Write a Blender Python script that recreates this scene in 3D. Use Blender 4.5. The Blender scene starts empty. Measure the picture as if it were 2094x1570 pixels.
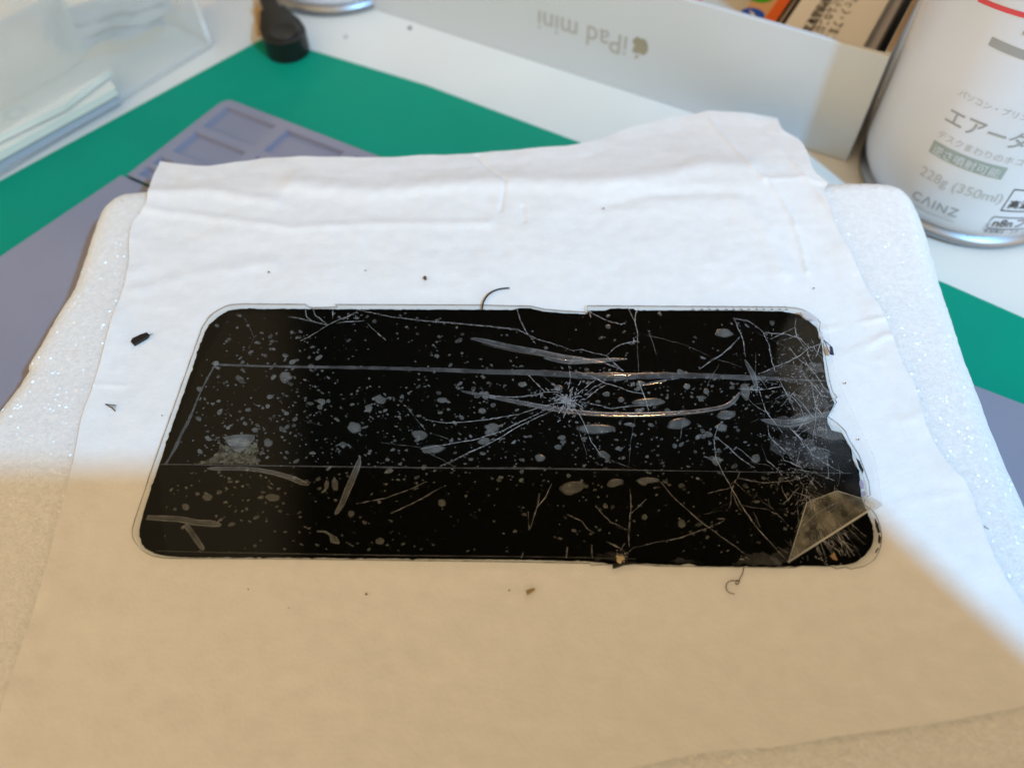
import bpy, bmesh, math, random
from mathutils import Vector, Matrix
from mathutils.geometry import tessellate_polygon
from mathutils import noise as mnoise
random.seed(7)
S = bpy.context.scene
COL = S.collection
R = math.radians

# ---------------------------------------------------------------- camera
PW, PH, FPX = 2094.0, 1570.0, 1640.0
T = 0.0250           # top of the foam pad
ZP = 0.0265          # top glass plane of the broken screen
HC = ZP + 0.149      # camera height above the desk
_n = Vector((-.0099, .5747, 0)); _n.z = math.sqrt(1 - _n.x**2 - _n.y**2)
_f = Vector((0, 0, -1)); _y = (_f - _f.dot(_n) * _n).normalized(); _x = _y.cross(_n)
RM = Matrix((_x, _y, _n))
cam = bpy.data.cameras.new('camera'); camo = bpy.data.objects.new('camera', cam); COL.objects.link(camo)
camo.matrix_world = Matrix.Translation((0, 0, HC)) @ RM.to_4x4()
cam.sensor_width = 36; cam.lens = 36 * FPX / PW
cam.clip_start = .005; cam.clip_end = 50
cam.dof.use_dof = True; cam.dof.focus_distance = .178; cam.dof.aperture_fstop = 10.5
S.camera = camo

# ---------------------------------------------------------------- light
KEY_LOC = Vector((.36, -.24, .60)); KEY_POW = 6.0
w = bpy.data.worlds.new('World'); S.world = w; w.use_nodes = True
nt = w.node_tree; bgn = nt.nodes['Background']
tc = nt.nodes.new('ShaderNodeTexCoord'); sp = nt.nodes.new('ShaderNodeSeparateXYZ'); nt.links.new(tc.outputs['Generated'], sp.inputs[0])
def wmap(out, a, b, lo, hi):
    m = nt.nodes.new('ShaderNodeMapRange'); m.interpolation_type = 'SMOOTHSTEP'
    m.inputs[1].default_value = a; m.inputs[2].default_value = b; m.inputs[3].default_value = lo; m.inputs[4].default_value = hi
    nt.links.new(out, m.inputs[0]); return m.outputs[0]
def wadd(a, b):
    m = nt.nodes.new('ShaderNodeMath'); m.operation = 'ADD'; nt.links.new(a, m.inputs[0]); nt.links.new(b, m.inputs[1]); return m.outputs[0]
back = wmap(sp.outputs[1], .15, -.25, .022, 1.31)    # the lit room behind the viewer
left = wmap(sp.outputs[0], -.235, -.30, 0, .30)      # a pale wall at the left
nt.links.new(wadd(back, left), bgn.inputs['Strength'])
bgn.inputs['Color'].default_value = (.95, .72, .42, 1)

def area(name, loc, target, size, power, col, shape='DISK'):
    l = bpy.data.lights.new(name, 'AREA'); l.shape = shape; l.size = size; l.energy = power; l.color = col
    o = bpy.data.objects.new(name, l); COL.objects.link(o); o.location = loc
    o.rotation_euler = (Vector(target) - Vector(loc)).to_track_quat('-Z', 'Y').to_euler(); return o
area('desk_lamp_light', KEY_LOC, (0, .12, 0), .022, KEY_POW, (.20, .58, 1.0))
area('ceiling_lamp_light', (.17, .80, .62), (0, .1, 0), .05, 1.15, (1.0, .52, .22))
S.view_settings.view_transform = 'Standard'; S.view_settings.look = 'None'
S.view_settings.exposure = 0; S.view_settings.gamma = 1
S.render.engine = 'CYCLES'
S.cycles.max_bounces = 8; S.cycles.transparent_max_bounces = 24
S.cycles.caustics_reflective = False; S.cycles.caustics_refractive = False
S.cycles.use_denoising = True

# ---------------------------------------------------------------- helpers
def ray(px, py): return RM @ Vector(((px - PW/2) / FPX, -(py - PH/2) / FPX, -1))
def at(px, py, z=0.0):
    d = ray(px, py); t = (z - HC) / d.z; return Vector((d.x*t, d.y*t, z))
def spline(pts, n=8, closed=False):
    out = []; m = len(pts); P = [Vector(p) for p in pts]
    rng = range(m) if closed else range(m - 1)
    for i in rng:
        a = P[(i-1) % m] if closed or i > 0 else P[i]; b = P[i]; c = P[(i+1) % m]
        d = P[(i+2) % m] if closed or i + 2 < m else P[(i+1) % m]
        for k in range(n):
            t = k / n
            out.append(.5*((2*b)+(c-a)*t+(2*a-5*b+4*c-d)*t*t+(3*b-a-3*c+d)*t**3))
    if not closed: out.append(P[-1])
    return out
def densify(pts, step, closed=True):
    out = []; m = len(pts)
    for i in range(m if closed else m - 1):
        a = Vector(pts[i]); b = Vector(pts[(i+1) % m]); k = max(1, int((b-a).length/step))
        for j in range(k): out.append(a.lerp(b, j/k))
    if not closed: out.append(Vector(pts[-1]))
    return out
def resample(pts, n):
    pts = [Vector(p) for p in pts]; L = [0]
    for a, b in zip(pts, pts[1:]): L.append(L[-1] + (b-a).length)
    out = []; j = 0
    for i in range(n):
        s = L[-1]*i/(n-1)
        while j < len(L) - 2 and L[j+1] < s: j += 1
        t = (s - L[j]) / max(1e-9, L[j+1]-L[j]); out.append(pts[j].lerp(pts[j+1], min(1, max(0, t))))
    return out

class MB:
    def __init__(s): s.v = []; s.f = []; s.m = []
    def add(s, vs, fs, mi=0):
        o = len(s.v); s.v += [tuple(v) for v in vs]; s.f += [tuple(i+o for i in f) for f in fs]; s.m += [mi]*len(fs)
    def prism(s, pts, z0, z1, mi=0, side=None):
        """flat outline (xy) between two heights"""
        n = len(pts); side = mi if side is None else side
        tri = tessellate_polygon([[Vector((p[0], p[1], 0)) for p in pts]])
        top = [(p[0], p[1], z1) for p in pts]; bot = [(p[0], p[1], z0) for p in pts]
        def up(t):
            a, b, c = (Vector(top[i]) for i in t); return t if (b-a).cross(c-a).z > 0 else (t[0], t[2], t[1])
        tri = [up(t) for t in tri]
        s.add(top, tri, mi); s.add(bot, [t[::-1] for t in tri], mi)
        area2 = sum(pts[i][0]*pts[(i+1) % n][1]-pts[(i+1) % n][0]*pts[i][1] for i in range(n))
        fs = []
        for i in range(n):
            j = (i+1) % n; f = (i, j, n+j, n+i); fs.append(f if area2 > 0 else f[::-1])
        s.add(bot+top, fs, side)
    def sheet(s, pts, z, mi=0):
        tri = tessellate_polygon([[Vector((p[0], p[1], 0)) for p in pts]])
        vs = [(p[0], p[1], z if len(p) < 3 or z is not None else p[2]) for p in pts]
        out = []
        for t in tri:
            a, b, c = (Vector(vs[i]) for i in t); out.append(t if (b-a).cross(c-a).z > 0 else (t[0], t[2], t[1]))
        s.add(vs, out, mi)
    def box(s, c, ex, ey, ez, ax=Vector((1,0,0)), ay=Vector((0,1,0)), mi=0):
        """centre of base c, half extents ex, ey, height ez"""
        az = Vector((0,0,1)); c = Vector(c)
        vs = [c+ax*ex*a+ay*ey*b+az*ez*k for k in (0,1) for a, b in ((-1,-1),(1,-1),(1,1),(-1,1))]
        s.add(vs, [(3,2,1,0),(4,5,6,7),(0,1,5,4),(1,2,6,5),(2,3,7,6),(3,0,4,7)], mi)
    def tube(s, pts, rad, n=8, mi=0):
        pts = [Vector(p) for p in pts]; rings = []
        for i, p in enumerate(pts):
            d = (pts[min(i+1, len(pts)-1)] - pts[max(i-1, 0)]).normalized()
            u = d.cross(Vector((0,0,1)))
            if u.length < 1e-4: u = Vector((1,0,0))
            u.normalize(); v = d.cross(u); r = rad(i/(len(pts)-1)) if callable(rad) else rad
            rings += [p+(u*math.cos(a)+v*math.sin(a))*r for a in [2*math.pi*k/n for k in range(n)]]
        fs = [(i*n+k, i*n+(k+1) % n, (i+1)*n+(k+1) % n, (i+1)*n+k) for i in range(len(pts)-1) for k in range(n)]
        fs += [tuple(range(n)), tuple(range((len(pts)-1)*n, len(pts)*n))[::-1]]
        s.add(rings, fs, mi)
    def lathe(s, prof, c, n=96, mi=0):
        c = Vector(c); vs = [c+Vector((r*math.cos(2*math.pi*k/n), r*math.sin(2*math.pi*k/n), z)) for r, z in prof for k in range(n)]
        s.add(vs, [(i*n+k, i*n+(k+1) % n, (i+1)*n+(k+1) % n, (i+1)*n+k) for i in range(len(prof)-1) for k in range(n)], mi)
    def build(s, name, mats, parent=None, smooth=False, bevel=0, fix=False):
        me = bpy.data.meshes.new(name); me.from_pydata(s.v, [], s.f); 
        for m in (mats if isinstance(mats, (list, tuple)) else [mats]): me.materials.append(m)
        for p, mi in zip(me.polygons, s.m): p.material_index = mi; p.use_smooth = smooth
        if fix:
            b = bmesh.new(); b.from_mesh(me); bmesh.ops.remove_doubles(b, verts=b.verts, dist=1e-7); bmesh.ops.recalc_face_normals(b, faces=b.faces); b.to_mesh(me); b.free()
        me.update()
        o = bpy.data.objects.new(name, me); COL.objects.link(o)
        if parent is not None: o.parent = parent; o.matrix_parent_inverse = Matrix.Translation(-Vector(parent.location))
        if bevel:
            md = o.modifiers.new('bevel', 'BEVEL'); md.width = bevel; md.segments = 3; md.limit_method = 'ANGLE'; md.angle_limit = R(40); md.harden_normals = False
        return o
def tag(o, label=None, cat=None, group=None, kind=None):
    if label: o['label'] = label
    if cat: o['category'] = cat
    if group: o['group'] = group
    if kind: o['kind'] = kind
    return o
def empty(name, loc, label, cat, group=None):
    o = bpy.data.objects.new(name, None); COL.objects.link(o); o.location = loc; o.empty_display_size = .01
    return tag(o, label, cat, group)

# ---------------------------------------------------------------- materials
def mat(name, col, rough=.5, spec=.5, bump=None, coat=0, metal=0, alpha=1, var=None, sss=0):
    m = bpy.data.materials.new(name); m.use_nodes = True; t = m.node_tree; b = t.nodes['Principled BSDF']
    b.inputs['Base Color'].default_value = (*col, 1); b.inputs['Roughness'].default_value = rough
    b.inputs['Specular IOR Level'].default_value = spec; b.inputs['Metallic'].default_value = metal
    b.inputs['Coat Weight'].default_value = coat; b.inputs['Coat Roughness'].default_value = .05; b.inputs['Alpha'].default_value = alpha
    if sss: b.inputs['Subsurface Weight'].default_value = sss; b.inputs['Subsurface Radius'].default_value = (.004, .003, .002); b.inputs['Subsurface Scale'].default_value = 1
    co = t.nodes.new('ShaderNodeTexCoord').outputs['Object'] if (bump or var) else None
    if bump:
        last = None
        for sc, st in bump:
            n = t.nodes.new('ShaderNodeTexNoise'); n.inputs['Scale'].default_value = sc; n.inputs['Detail'].default_value = 4; t.links.new(co, n.inputs['Vector'])
            bp = t.nodes.new('ShaderNodeBump'); bp.inputs['Strength'].default_value = 1; bp.inputs['Distance'].default_value = st
            t.links.new(n.outputs[0], bp.inputs['Height'])
            if last: t.links.new(last.outputs[0], bp.inputs['Normal'])
            last = bp
        t.links.new(last.outputs[0], b.inputs['Normal'])
    if var:
        sc, amt = var
        n = t.nodes.new('ShaderNodeTexNoise'); n.inputs['Scale'].default_value = sc; n.inputs['Detail'].default_value = 6; t.links.new(co, n.inputs['Vector'])
        r = t.nodes.new('ShaderNodeMapRange'); r.inputs[1].default_value = .3; r.inputs[2].default_value = .7; r.inputs[3].default_value = 1-amt; r.inputs[4].default_value = 1
        t.links.new(n.outputs[0], r.inputs[0])
        x = t.nodes.new('ShaderNodeVectorMath'); x.operation = 'SCALE'; x.inputs[0].default_value = col; t.links.new(r.outputs[0], x.inputs['Scale'])
        t.links.new(x.outputs[0], b.inputs['Base Color'])
    return m
def clear_mat(name, tint=(1,1,1), gloss=1.0, rough=.01, milk=0, milkcol=(.8,.8,.8), ior=1.5, bump=None, vary=None, vlo=.25, vhi=1.9):
    """thin see-through sheet: straight transmission, a mirror layer by Fresnel and some milkiness"""
    m = bpy.data.materials.new(name); m.use_nodes = True; t = m.node_tree; t.nodes.clear()
    o = t.nodes.new('ShaderNodeOutputMaterial'); tr = t.nodes.new('ShaderNodeBsdfTransparent'); tr.inputs[0].default_value = (*tint, 1)
    base = tr.outputs[0]
    if milk:
        d = t.nodes.new('ShaderNodeBsdfDiffuse'); d.inputs[0].default_value = (*milkcol, 1); tl = t.nodes.new('ShaderNodeBsdfTranslucent'); tl.inputs[0].default_value = (*milkcol, 1)
        mm = t.nodes.new('ShaderNodeMixShader'); mm.inputs[0].default_value = .4; t.links.new(d.outputs[0], mm.inputs[1]); t.links.new(tl.outputs[0], mm.inputs[2])
        mx = t.nodes.new('ShaderNodeMixShader'); mx.inputs[0].default_value = milk
        if vary:
            cv = t.nodes.new('ShaderNodeTexCoord'); nv = t.nodes.new('ShaderNodeTexNoise'); nv.inputs['Scale'].default_value = vary; nv.inputs['Detail'].default_value = 3; t.links.new(cv.outputs['Object'], nv.inputs['Vector'])
            rv = t.nodes.new('ShaderNodeMapRange'); rv.inputs[1].default_value = .35; rv.inputs[2].default_value = .7; rv.inputs[3].default_value = milk*vlo; rv.inputs[4].default_value = milk*vhi; t.links.new(nv.outputs[0], rv.inputs[0]); t.links.new(rv.outputs[0], mx.inputs[0])
        t.links.new(base, mx.inputs[1]); t.links.new(mm.outputs[0], mx.inputs[2]); base = mx.outputs[0]
    g = t.nodes.new('ShaderNodeBsdfGlossy'); g.inputs['Roughness'].default_value = rough
    fr = t.nodes.new('ShaderNodeFresnel'); fr.inputs[0].default_value = ior
    ml = t.nodes.new('ShaderNodeMath'); ml.operation = 'MULTIPLY'; ml.inputs[1].default_value = gloss; t.links.new(fr.outputs[0], ml.inputs[0])
    ge = t.nodes.new('ShaderNodeNewGeometry'); inv = t.nodes.new('ShaderNodeMath'); inv.operation = 'SUBTRACT'; inv.inputs[0].default_value = 1; t.links.new(ge.outputs['Backfacing'], inv.inputs[1])
    m2 = t.nodes.new('ShaderNodeMath'); m2.operation = 'MULTIPLY'; m2.use_clamp = True; t.links.new(ml.outputs[0], m2.inputs[0]); t.links.new(inv.outputs[0], m2.inputs[1]); ml = m2
    if bump:
        co = t.nodes.new('ShaderNodeTexCoord'); n = t.nodes.new('ShaderNodeTexNoise'); n.inputs['Scale'].default_value = bump[0]; t.links.new(co.outputs['Object'], n.inputs['Vector'])
        bp = t.nodes.new('ShaderNodeBump'); bp.inputs['Distance'].default_value = bump[1]; t.links.new(n.outputs[0], bp.inputs['Height']); t.links.new(bp.outputs[0], g.inputs['Normal'])
    mx = t.nodes.new('ShaderNodeMixShader'); t.links.new(ml.outputs[0], mx.inputs[0]); t.links.new(base, mx.inputs[1]); t.links.new(g.outputs[0], mx.inputs[2])
    t.links.new(mx.outputs[0], o.inputs[0]); return m

M = {}
M['desk'] = mat('white_desk_laminate', (.80,.77,.72), .35, .4, bump=[(300,.00004)], var=(18,.06))
M['green'] = mat('green_vinyl', (.001,.29,.185), .6, .14, bump=[(1200,.00004)], var=(25,.10))
M['grey'] = mat('grey_silicone', (.275,.268,.335), .6, .25, bump=[(1500,.00004)], var=(40,.08))
M['paper'] = mat('wax_tissue', (.84,.835,.84), .62, .35, bump=[(60,.00035),(260,.00015),(1400,.00006)], var=(300,.05))
M['box'] = mat('box_card', (.60,.63,.66), .5, .35, var=(20,.03))
M['white'] = mat('white_card', (.76,.76,.75), .5, .4, var=(20,.03))
M['panel'] = mat('black_panel', (.0012,.0016,.0013), .5, .03)
M['can'] = mat('white_can_lacquer', (.74,.77,.86), .22, .5)
M['steel'] = mat('can_steel', (.36,.37,.40), .38, .5, metal=1)
M['print'] = mat('grey_print', (.36,.37,.38), .5)
M['printlight'] = mat('pale_grey_print', (.50,.51,.52), .5)
M['printgreen'] = mat('grey_green_print', (.34,.41,.40), .5)
M['printdark'] = mat('dark_grey_print', (.06,.055,.055), .5)
M['red'] = mat('red_print', (.75,.07,.08), .4)
M['gold'] = mat('champagne_foil_print', (.40,.345,.245), .35, .5, metal=.4)
M['greytext'] = mat('warm_grey_print', (.42,.405,.38), .45)
M['black'] = mat('black_rubber', (.006,.006,.006), .38, .5)
M['blackmatte'] = mat('black_flake', (.01,.009,.008), .45, .5)
M['brown'] = mat('brown_crumb', (.10,.06,.035), .7)
M['wood'] = mat('pale_wood', (.62,.40,.20), .6, var=(200,.3))
M['paperold'] = mat('cream_paper', (.80,.78,.70), .6, var=(60,.1))
M['papergrey'] = mat('grey_blue_page_edges', (.42,.46,.52), .6)
M['pouch'] = mat('blue_grey_plastic', (.33,.41,.51), .3, alpha=.9)
M['orange'] = mat('orange_screen', (.75,.14,.03), .2)
M['cream'] = mat('cream_screen', (.62,.60,.54), .2, var=(60,.2))
M['peach'] = mat('peach_screen', (.68,.40,.22), .2)
M['iconblue'] = mat('blue_icon', (.02,.10,.62), .2)
M['icongreen'] = mat('green_icon', (.06,.45,.02), .2)
M['iconwhite'] = mat('white_icon', (.8,.8,.8), .2)
M['iconred'] = mat('red_icon', (.7,.03,.04), .2)
M['darkglass'] = mat('dark_bezel', (.012,.014,.013), .08, .5)
M['tray'] = mat('tray_grey', (.42,.42,.46), .4)
M['kraft'] = mat('brown_cut_edge', (.36,.27,.19), .7)
M['glass'] = clear_mat('cover_glass', (.97,.975,.97), 1.0, .012)
M['glassedge'] = clear_mat('glass_cut_edge', (.62,.61,.59), 1.4, .1)
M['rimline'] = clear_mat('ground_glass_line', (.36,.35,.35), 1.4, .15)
M['film'] = clear_mat('clear_tape_film', (.98,.98,.98), .35, .05, bump=(120,.00001))
M['bubble'] = clear_mat('air_under_film', (.96,.96,.96), 1.0, .2, milk=.21, milkcol=(.62,.64,.63), vary=420, vlo=.7, vhi=1.35)
M['bubblefaint'] = clear_mat('thin_air_under_film', (.96,.96,.96), .8, .2, milk=.14, milkcol=(.62,.64,.63), vary=500, vlo=.5, vhi=1.5)
M['ridge'] = clear_mat('film_ridge', (.96,.96,.96), .6, .16, milk=.16, milkcol=(.58,.59,.61), bump=(500,.00002), vary=350, vlo=.6, vhi=1.4)
M['foldlight'] = clear_mat('fold_light', (.96,.96,.96), 1.2, .15, milk=.16, milkcol=(.7,.72,.74), vary=400, vlo=.2, vhi=2)
M['haze'] = clear_mat('shattered_haze', (.97,.97,.97), .8, .2, milk=.075, milkcol=(.6,.6,.62), vary=130)
M['glint'] = clear_mat('fold_glint', (.96,.96,.96), 8, .12, milk=.14, milkcol=(.6,.6,.6), bump=(350,.000015))
M['khaki'] = clear_mat('glue_residue', (.96,.96,.96), .6, .3, milk=.17, milkcol=(.62,.58,.42), vary=900)
M['crack'] = clear_mat('glass_crack', (.9,.9,.9), 1.6, .25, milk=.70, milkcol=(.86,.86,.88), vary=900)
M['crackfaint'] = clear_mat('hairline_crack', (.9,.9,.9), 1.2, .25, milk=.16, milkcol=(.75,.75,.74), vary=700)
M['spark'] = clear_mat('splinter_and_glint', (.9,.9,.9), 3.0, .2, milk=.75, milkcol=(.85,.86,.9))
M['flap'] = clear_mat('folded_film', (.92,.92,.90), 1.2, .22, milk=.27, milkcol=(.66,.62,.50), bump=(300,.00008), vary=260)
M['flapedge'] = clear_mat('folded_film_rim', (.9,.9,.9), 1.5, .2, milk=.6, milkcol=(.80,.78,.72))
M['pp'] = clear_mat('milky_polypropylene', (.985,.985,.985), .9, .25, milk=.34, milkcol=(.96,.96,.95))
M['ppin'] = clear_mat('clear_blue_plastic', (.94,.96,.97), 1.0, .2, milk=.50, milkcol=(.66,.74,.80))

# foam: matt white cells with small glinting facets
m = mat('foam_cells', (.86,.86,.87), .55, .4, var=(900,.10)); t = m.node_tree; b = t.nodes['Principled BSDF']; out = t.nodes['Material Output']
b.inputs['Subsurface Weight'].default_value = .5; b.inputs['Subsurface Radius'].default_value = (.006,.006,.006); b.inputs['Subsurface Scale'].default_value = 1
co = t.nodes.new('ShaderNodeTexCoord').outputs['Object']
vo = t.nodes.new('ShaderNodeTexVoronoi'); vo.inputs['Scale'].default_value = 1500; t.links.new(co, vo.inputs['Vector'])
bp = t.nodes.new('ShaderNodeBump'); bp.inputs['Distance'].default_value = .00007; t.links.new(vo.outputs['Distance'], bp.inputs['Height'])
no = t.nodes.new('ShaderNodeTexNoise'); no.inputs['Scale'].default_value = 520; no.inputs['Detail'].default_value = 5; t.links.new(co, no.inputs['Vector'])
bp2 = t.nodes.new('ShaderNodeBump'); bp2.inputs['Distance'].default_value = .00022; t.links.new(no.outputs[0], bp2.inputs['Height']); t.links.new(bp.outputs[0], bp2.inputs['Normal'])
t.links.new(bp2.outputs[0], b.inputs['Normal'])
v2 = t.nodes.new('ShaderNodeTexVoronoi'); v2.inputs['Scale'].default_value = 2300; t.links.new(co, v2.inputs['Vector'])
sub = t.nodes.new('ShaderNodeVectorMath'); sub.operation = 'SUBTRACT'; sub.inputs[1].default_value = (.5,.5,.0); t.links.new(v2.outputs['Color'], sub.inputs[0])
nm = t.nodes.new('ShaderNodeVectorMath'); nm.operation = 'NORMALIZE'; t.links.new(sub.outputs[0], nm.inputs[0])
gl = t.nodes.new('ShaderNodeBsdfGlossy'); gl.inputs['Roughness'].default_value = .27; t.links.new(nm.outputs[0], gl.inputs['Normal'])
mx = t.nodes.new('ShaderNodeMixShader'); mx.inputs[0].default_value = .065
t.links.new(b.outputs[0], mx.inputs[1]); t.links.new(gl.outputs[0], mx.inputs[2]); t.links.new(mx.outputs[0], out.inputs[0])
M['foam'] = m

# ---------------------------------------------------------------- setting: desk
mb = MB(); mb.add([(-2,-1.5,0),(2,-1.5,0),(2,2.5,0),(-2,2.5,0)], [(0,1,2,3)])
tag(mb.build('desk', M['desk']), kind='structure')

# ---------------------------------------------------------------- green cutting mat
gpts = [at(545,75,.002), at(0,370,.002)]
dl = (gpts[1]-gpts[0]).normalized(); far = gpts[0]+dl*.48
redge = [at(2094,650,.002), at(1935,580,.002), at(1570,437,.002), at(1200,297,.002), at(870,174,.002)]
ext = redge[0]+(redge[0]-redge[1]).normalized()*.12
ring = [gpts[0], gpts[1], far, far+(ext-gpts[0])*1.0, ext]+redge
mb = MB(); mb.prism([(p.x, p.y) for p in ring], .0002, .002)
tag(mb.build('cutting_mat', M['green'], bevel=.0003), 'large green cutting mat lying flat on the white desk', 'mat')

# ---------------------------------------------------------------- grey silicone mat with trays
GA = at(460,208,.006); U = Vector((.8652,-.5015,0)); V = Vector((-.5015,-.8652,0))
gm = empty('repair_mat', (GA.x, GA.y, .002), 'grey silicone work mat with recessed parts trays lying on green mat', 'mat')
ub = [0,2.4,24,28.5,52,56.5,80,84.5,108,112.5,136,140.5,164,168.5,192,194.5]
vb = [0,1.8,14,17.2,28.5,32.3,36.2,37.9,42.3,44.3]
mb = MB(); wl = .006; fl = .0042
holes = set()
for iu in range(1, len(ub)-1, 2):
    for iv in (1,3): holes.add((iu,iv))
# long narrow trays split in small cells for the last two rows
ub2 = []
def cellz(iu, iv): return fl if (iu,iv) in holes else wl
def gp(u, v, z): p = GA+U*(u*.001)+V*(v*.001); return (p.x, p.y, z)
vmain = [0,1.8,14,17.2,28.5,30.6]
for iu in range(len(ub)-1):
    for iv in range(5):
        z = cellz(iu, iv); u0,u1,v0,v1 = ub[iu],ub[iu+1],vmain[iv],vmain[iv+1]
        if z == wl:
            vs = [gp(u0,v0,z),gp(u0,v1,z),gp(u1,v1,z),gp(u1,v0,z)]
            mb.add(vs, [(0,1,2,3)])
        else:
            e = .35
            a = [gp(u0,v0,wl),gp(u0,v1,wl),gp(u1,v1,wl),gp(u1,v0,wl)]; c = [gp(u0+e,v0+e,fl),gp(u0+e,v1-e,fl),gp(u1-e,v1-e,fl),gp(u1-e,v0+e,fl)]
            mb.add(a+c, [(4,5,6,7)]+[(i,(i+1)%4,4+(i+1)%4,4+i) for i in range(4)])
# strip of small cells
us = [0,.9]; 
while us[-1] < 190: us += [us[-1]+5.6, us[-1]+7.0]
us[-1] = 194.5
vs_ = [30.6,32.3,36.2,37.9,42.3,44.3]
for iu in range(len(us)-1):
    for iv in range(5):
        u0,u1,v0,v1 = us[iu],us[iu+1],vs_[iv],vs_[iv+1]
        if iu % 2 == 1 and iv in (1,3) and iu < len(us)-2:
            e = .3; a = [gp(u0,v0,wl),gp(u0,v1,wl),gp(u1,v1,wl),gp(u1,v0,wl)]; c = [gp(u0+e,v0+e,fl),gp(u0+e,v1-e,fl),gp(u1-e,v1-e,fl),gp(u1-e,v0+e,fl)]
            mb.add(a+c, [(4,5,6,7)]+[(i,(i+1)%4,4+(i+1)%4,4+i) for i in range(4)])
        else: mb.add([gp(u0,v0,wl),gp(u0,v1,wl),gp(u1,v1,wl),gp(u1,v0,wl)], [(0,1,2,3)])
# outer wall with rounded apex
rim = [(-2.2,44.3),(-1.2,3.2),(-.9,1),(-.2,-.6),(1.2,-1.5),(3.5,-1.7),(194.5,-1.7)]
inner = [(0,44.3),(0,3.2),(0,1.2),(0,0),(.8,0),(3.5,0),(194.5,0)]
n = len(rim)
mb.add([gp(u,v,wl) for u,v in rim]+[gp(u,v,wl) for u,v in inner]+[gp(u*1.0-.2,v-.2,.002) for u,v in rim], [(i,n+i,n+i+1,i+1) for i in range(n-1)]+[(2*n+i,i,i+1,2*n+i+1) for i in range(n-1)])
mb.build('tray_panel', M['grey'], gm)
mb = MB(); gl0 = .0050
q = [(-5.4,44.6),(250,44.6),(250,230),(-5.4-2,230)]
e = at(0,525,gl0); dd = (Vector((e.x,e.y,0))-Vector((GA.x,GA.y,0))); lu, lv = dd.dot(U)*1000, dd.dot(V)*1000
q[0] = (-4.9,44.6); q[3] = (lu+(lu+4.9)*(230-lv)/(lv-44.6), 230)
mb.prism([gp(u,v,0)[:2] for u,v in q], .0021, gl0); mb.build('work_surface', M['grey'], gm, bevel=.0006)
mb = MB()   # right part seen behind the foam
mb.prism([gp(u,v,0)[:2] for u,v in [(194.7,-1.7),(300,-1.7),(300,44.4),(194.7,44.4)]], .0021, .0052); 
mb.build('tray_margin', M['grey'], gm, bevel=.0005)

# ---------------------------------------------------------------- white foam pad
fo = [(0,838),(60,740),(120,640),(150,588),(172,525),(190,470),(212,428),(248,402),(300,394),(500,390),(900,386),(1300,384),(1600,380),(1700,378),(1785,377),(1830,384),(1862,405),(1882,440),(1903,505),(1930,595),(1962,692),(2005,812),(2040,905),(2094,1028),(2200,1270),(2300,1700)]
fw_ = [Vector(at(x, y, T-.0036)) for x, y in fo]; fw_ = [Vector((p.x,p.y,T)) for p in fw_]
fw_ += [Vector((.15,-.045,T)), Vector((-.16,-.045,T)), Vector((-.148,.02,T))]
ol = densify(spline(fw_, 6, True), .0012)
c0 = Vector((0,.1,0)); rings = []
nn_ = len(ol)
nor = []
for i in range(nn_):
    d = ol[(i+8) % nn_]-ol[i-8]; k = Vector((d.y,-d.x,0)).normalized()
    if k.dot(ol[i]-c0) < 0: k = -k
    nor.append(k)
prof = [(-.001,.0062-T),(0,-.012),(.0002,-.009),(0,-.006)]+[(-.007*(1-math.cos(a)), -.006*(1-math.sin(a))) for a in (.2,.42,.65,.9,1.15,1.4,1.5708)]
vs = []
for o_, z_ in prof:
    for i, p in enumerate(ol):
        g = mnoise.noise(p*700+Vector((0,0,z_*700)))*.00022+mnoise.noise(p*110)*.0003
        vs.append(p+nor[i]*(o_+g)+Vector((0,0,z_)))
mb = MB(); k = len(prof)
mb.add(vs, [(a*nn_+i, a*nn_+(i+1)%nn_, (a+1)*nn_+(i+1)%nn_, (a+1)*nn_+i) for a in range(k-1) for i in range(nn_)])
tri = tessellate_polygon([[Vector((p.x,p.y,0)) for p in vs[(k-1)*nn_:]]]); mb.add(vs[(k-1)*nn_:], tri)
tag(mb.build('foam_pad', M['foam'], smooth=True, fix=True), 'thick white sparkling foam pad with rounded corners under the tissue', 'foam pad')

# ---------------------------------------------------------------- tissue sheet
top = [(330,335),(372,340),(430,343),(500,334),(560,327),(700,326),(765,327),(960,318),(1100,307),(1195,298),(1260,276),(1330,255),(1420,237),(1460,232),(1540,239),(1588,245)]
rgt = [(1588,245),(1600,272),(1632,290),(1650,318),(1662,352),(1690,378),(1684,396),(1700,450),(1735,520),(1770,590),(1785,615),(1808,655),(1845,750),(1868,792),(1890,870),(1925,935),(1950,970),(1977,1003),(2022,1123),(2058,1192),(2085,1235),(2130,1330),(2165,1420)]
bot = [(-60,1700),(300,1680),(900,1640),(1250,1578),(1394,1548),(1460,1536),(1590,1526),(1700,1507),(1890,1481),(2000,1462),(2094,1443),(2165,1420)]
lft = [(330,335),(312,375),(300,425),(270,470),(263,560),(235,650),(200,775),(170,860),(150,960),(125,1060),(90,1190),(40,1350),(2,1470),(-20,1560),(-60,1700)]
TZ = T+.0003
def crv(p, n): return resample([at(q[0], q[1], TZ) for q in spline([Vector((a,b,0)) for a,b in p], 6)], n)
NU, NV = 420, 380
Tc, Bc, Lc, Rc = crv(top, NU), crv(bot, NU), crv(lft, NV), crv(rgt, NV)
creases = []   # (polyline px, half width mm, height mm, kind)
def cr(pts, wd, h, kind=0): creases.append(([at(a,b,TZ) for a,b in pts], wd*.001, h*.001, kind))
cr([(1455,250),(1500,300),(1540,352),(1575,378),(1600,410),(1622,450),(1640,505),(1652,560)], .8, .5, 1)
cr([(975,322),(1005,350),(1032,375),(1029,400),(1024,432)], .5, -.45)
cr([(1068,425),(1072,455)], .5, -.3)
cr([(190,791),(350,790)], .6, .16)
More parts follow.
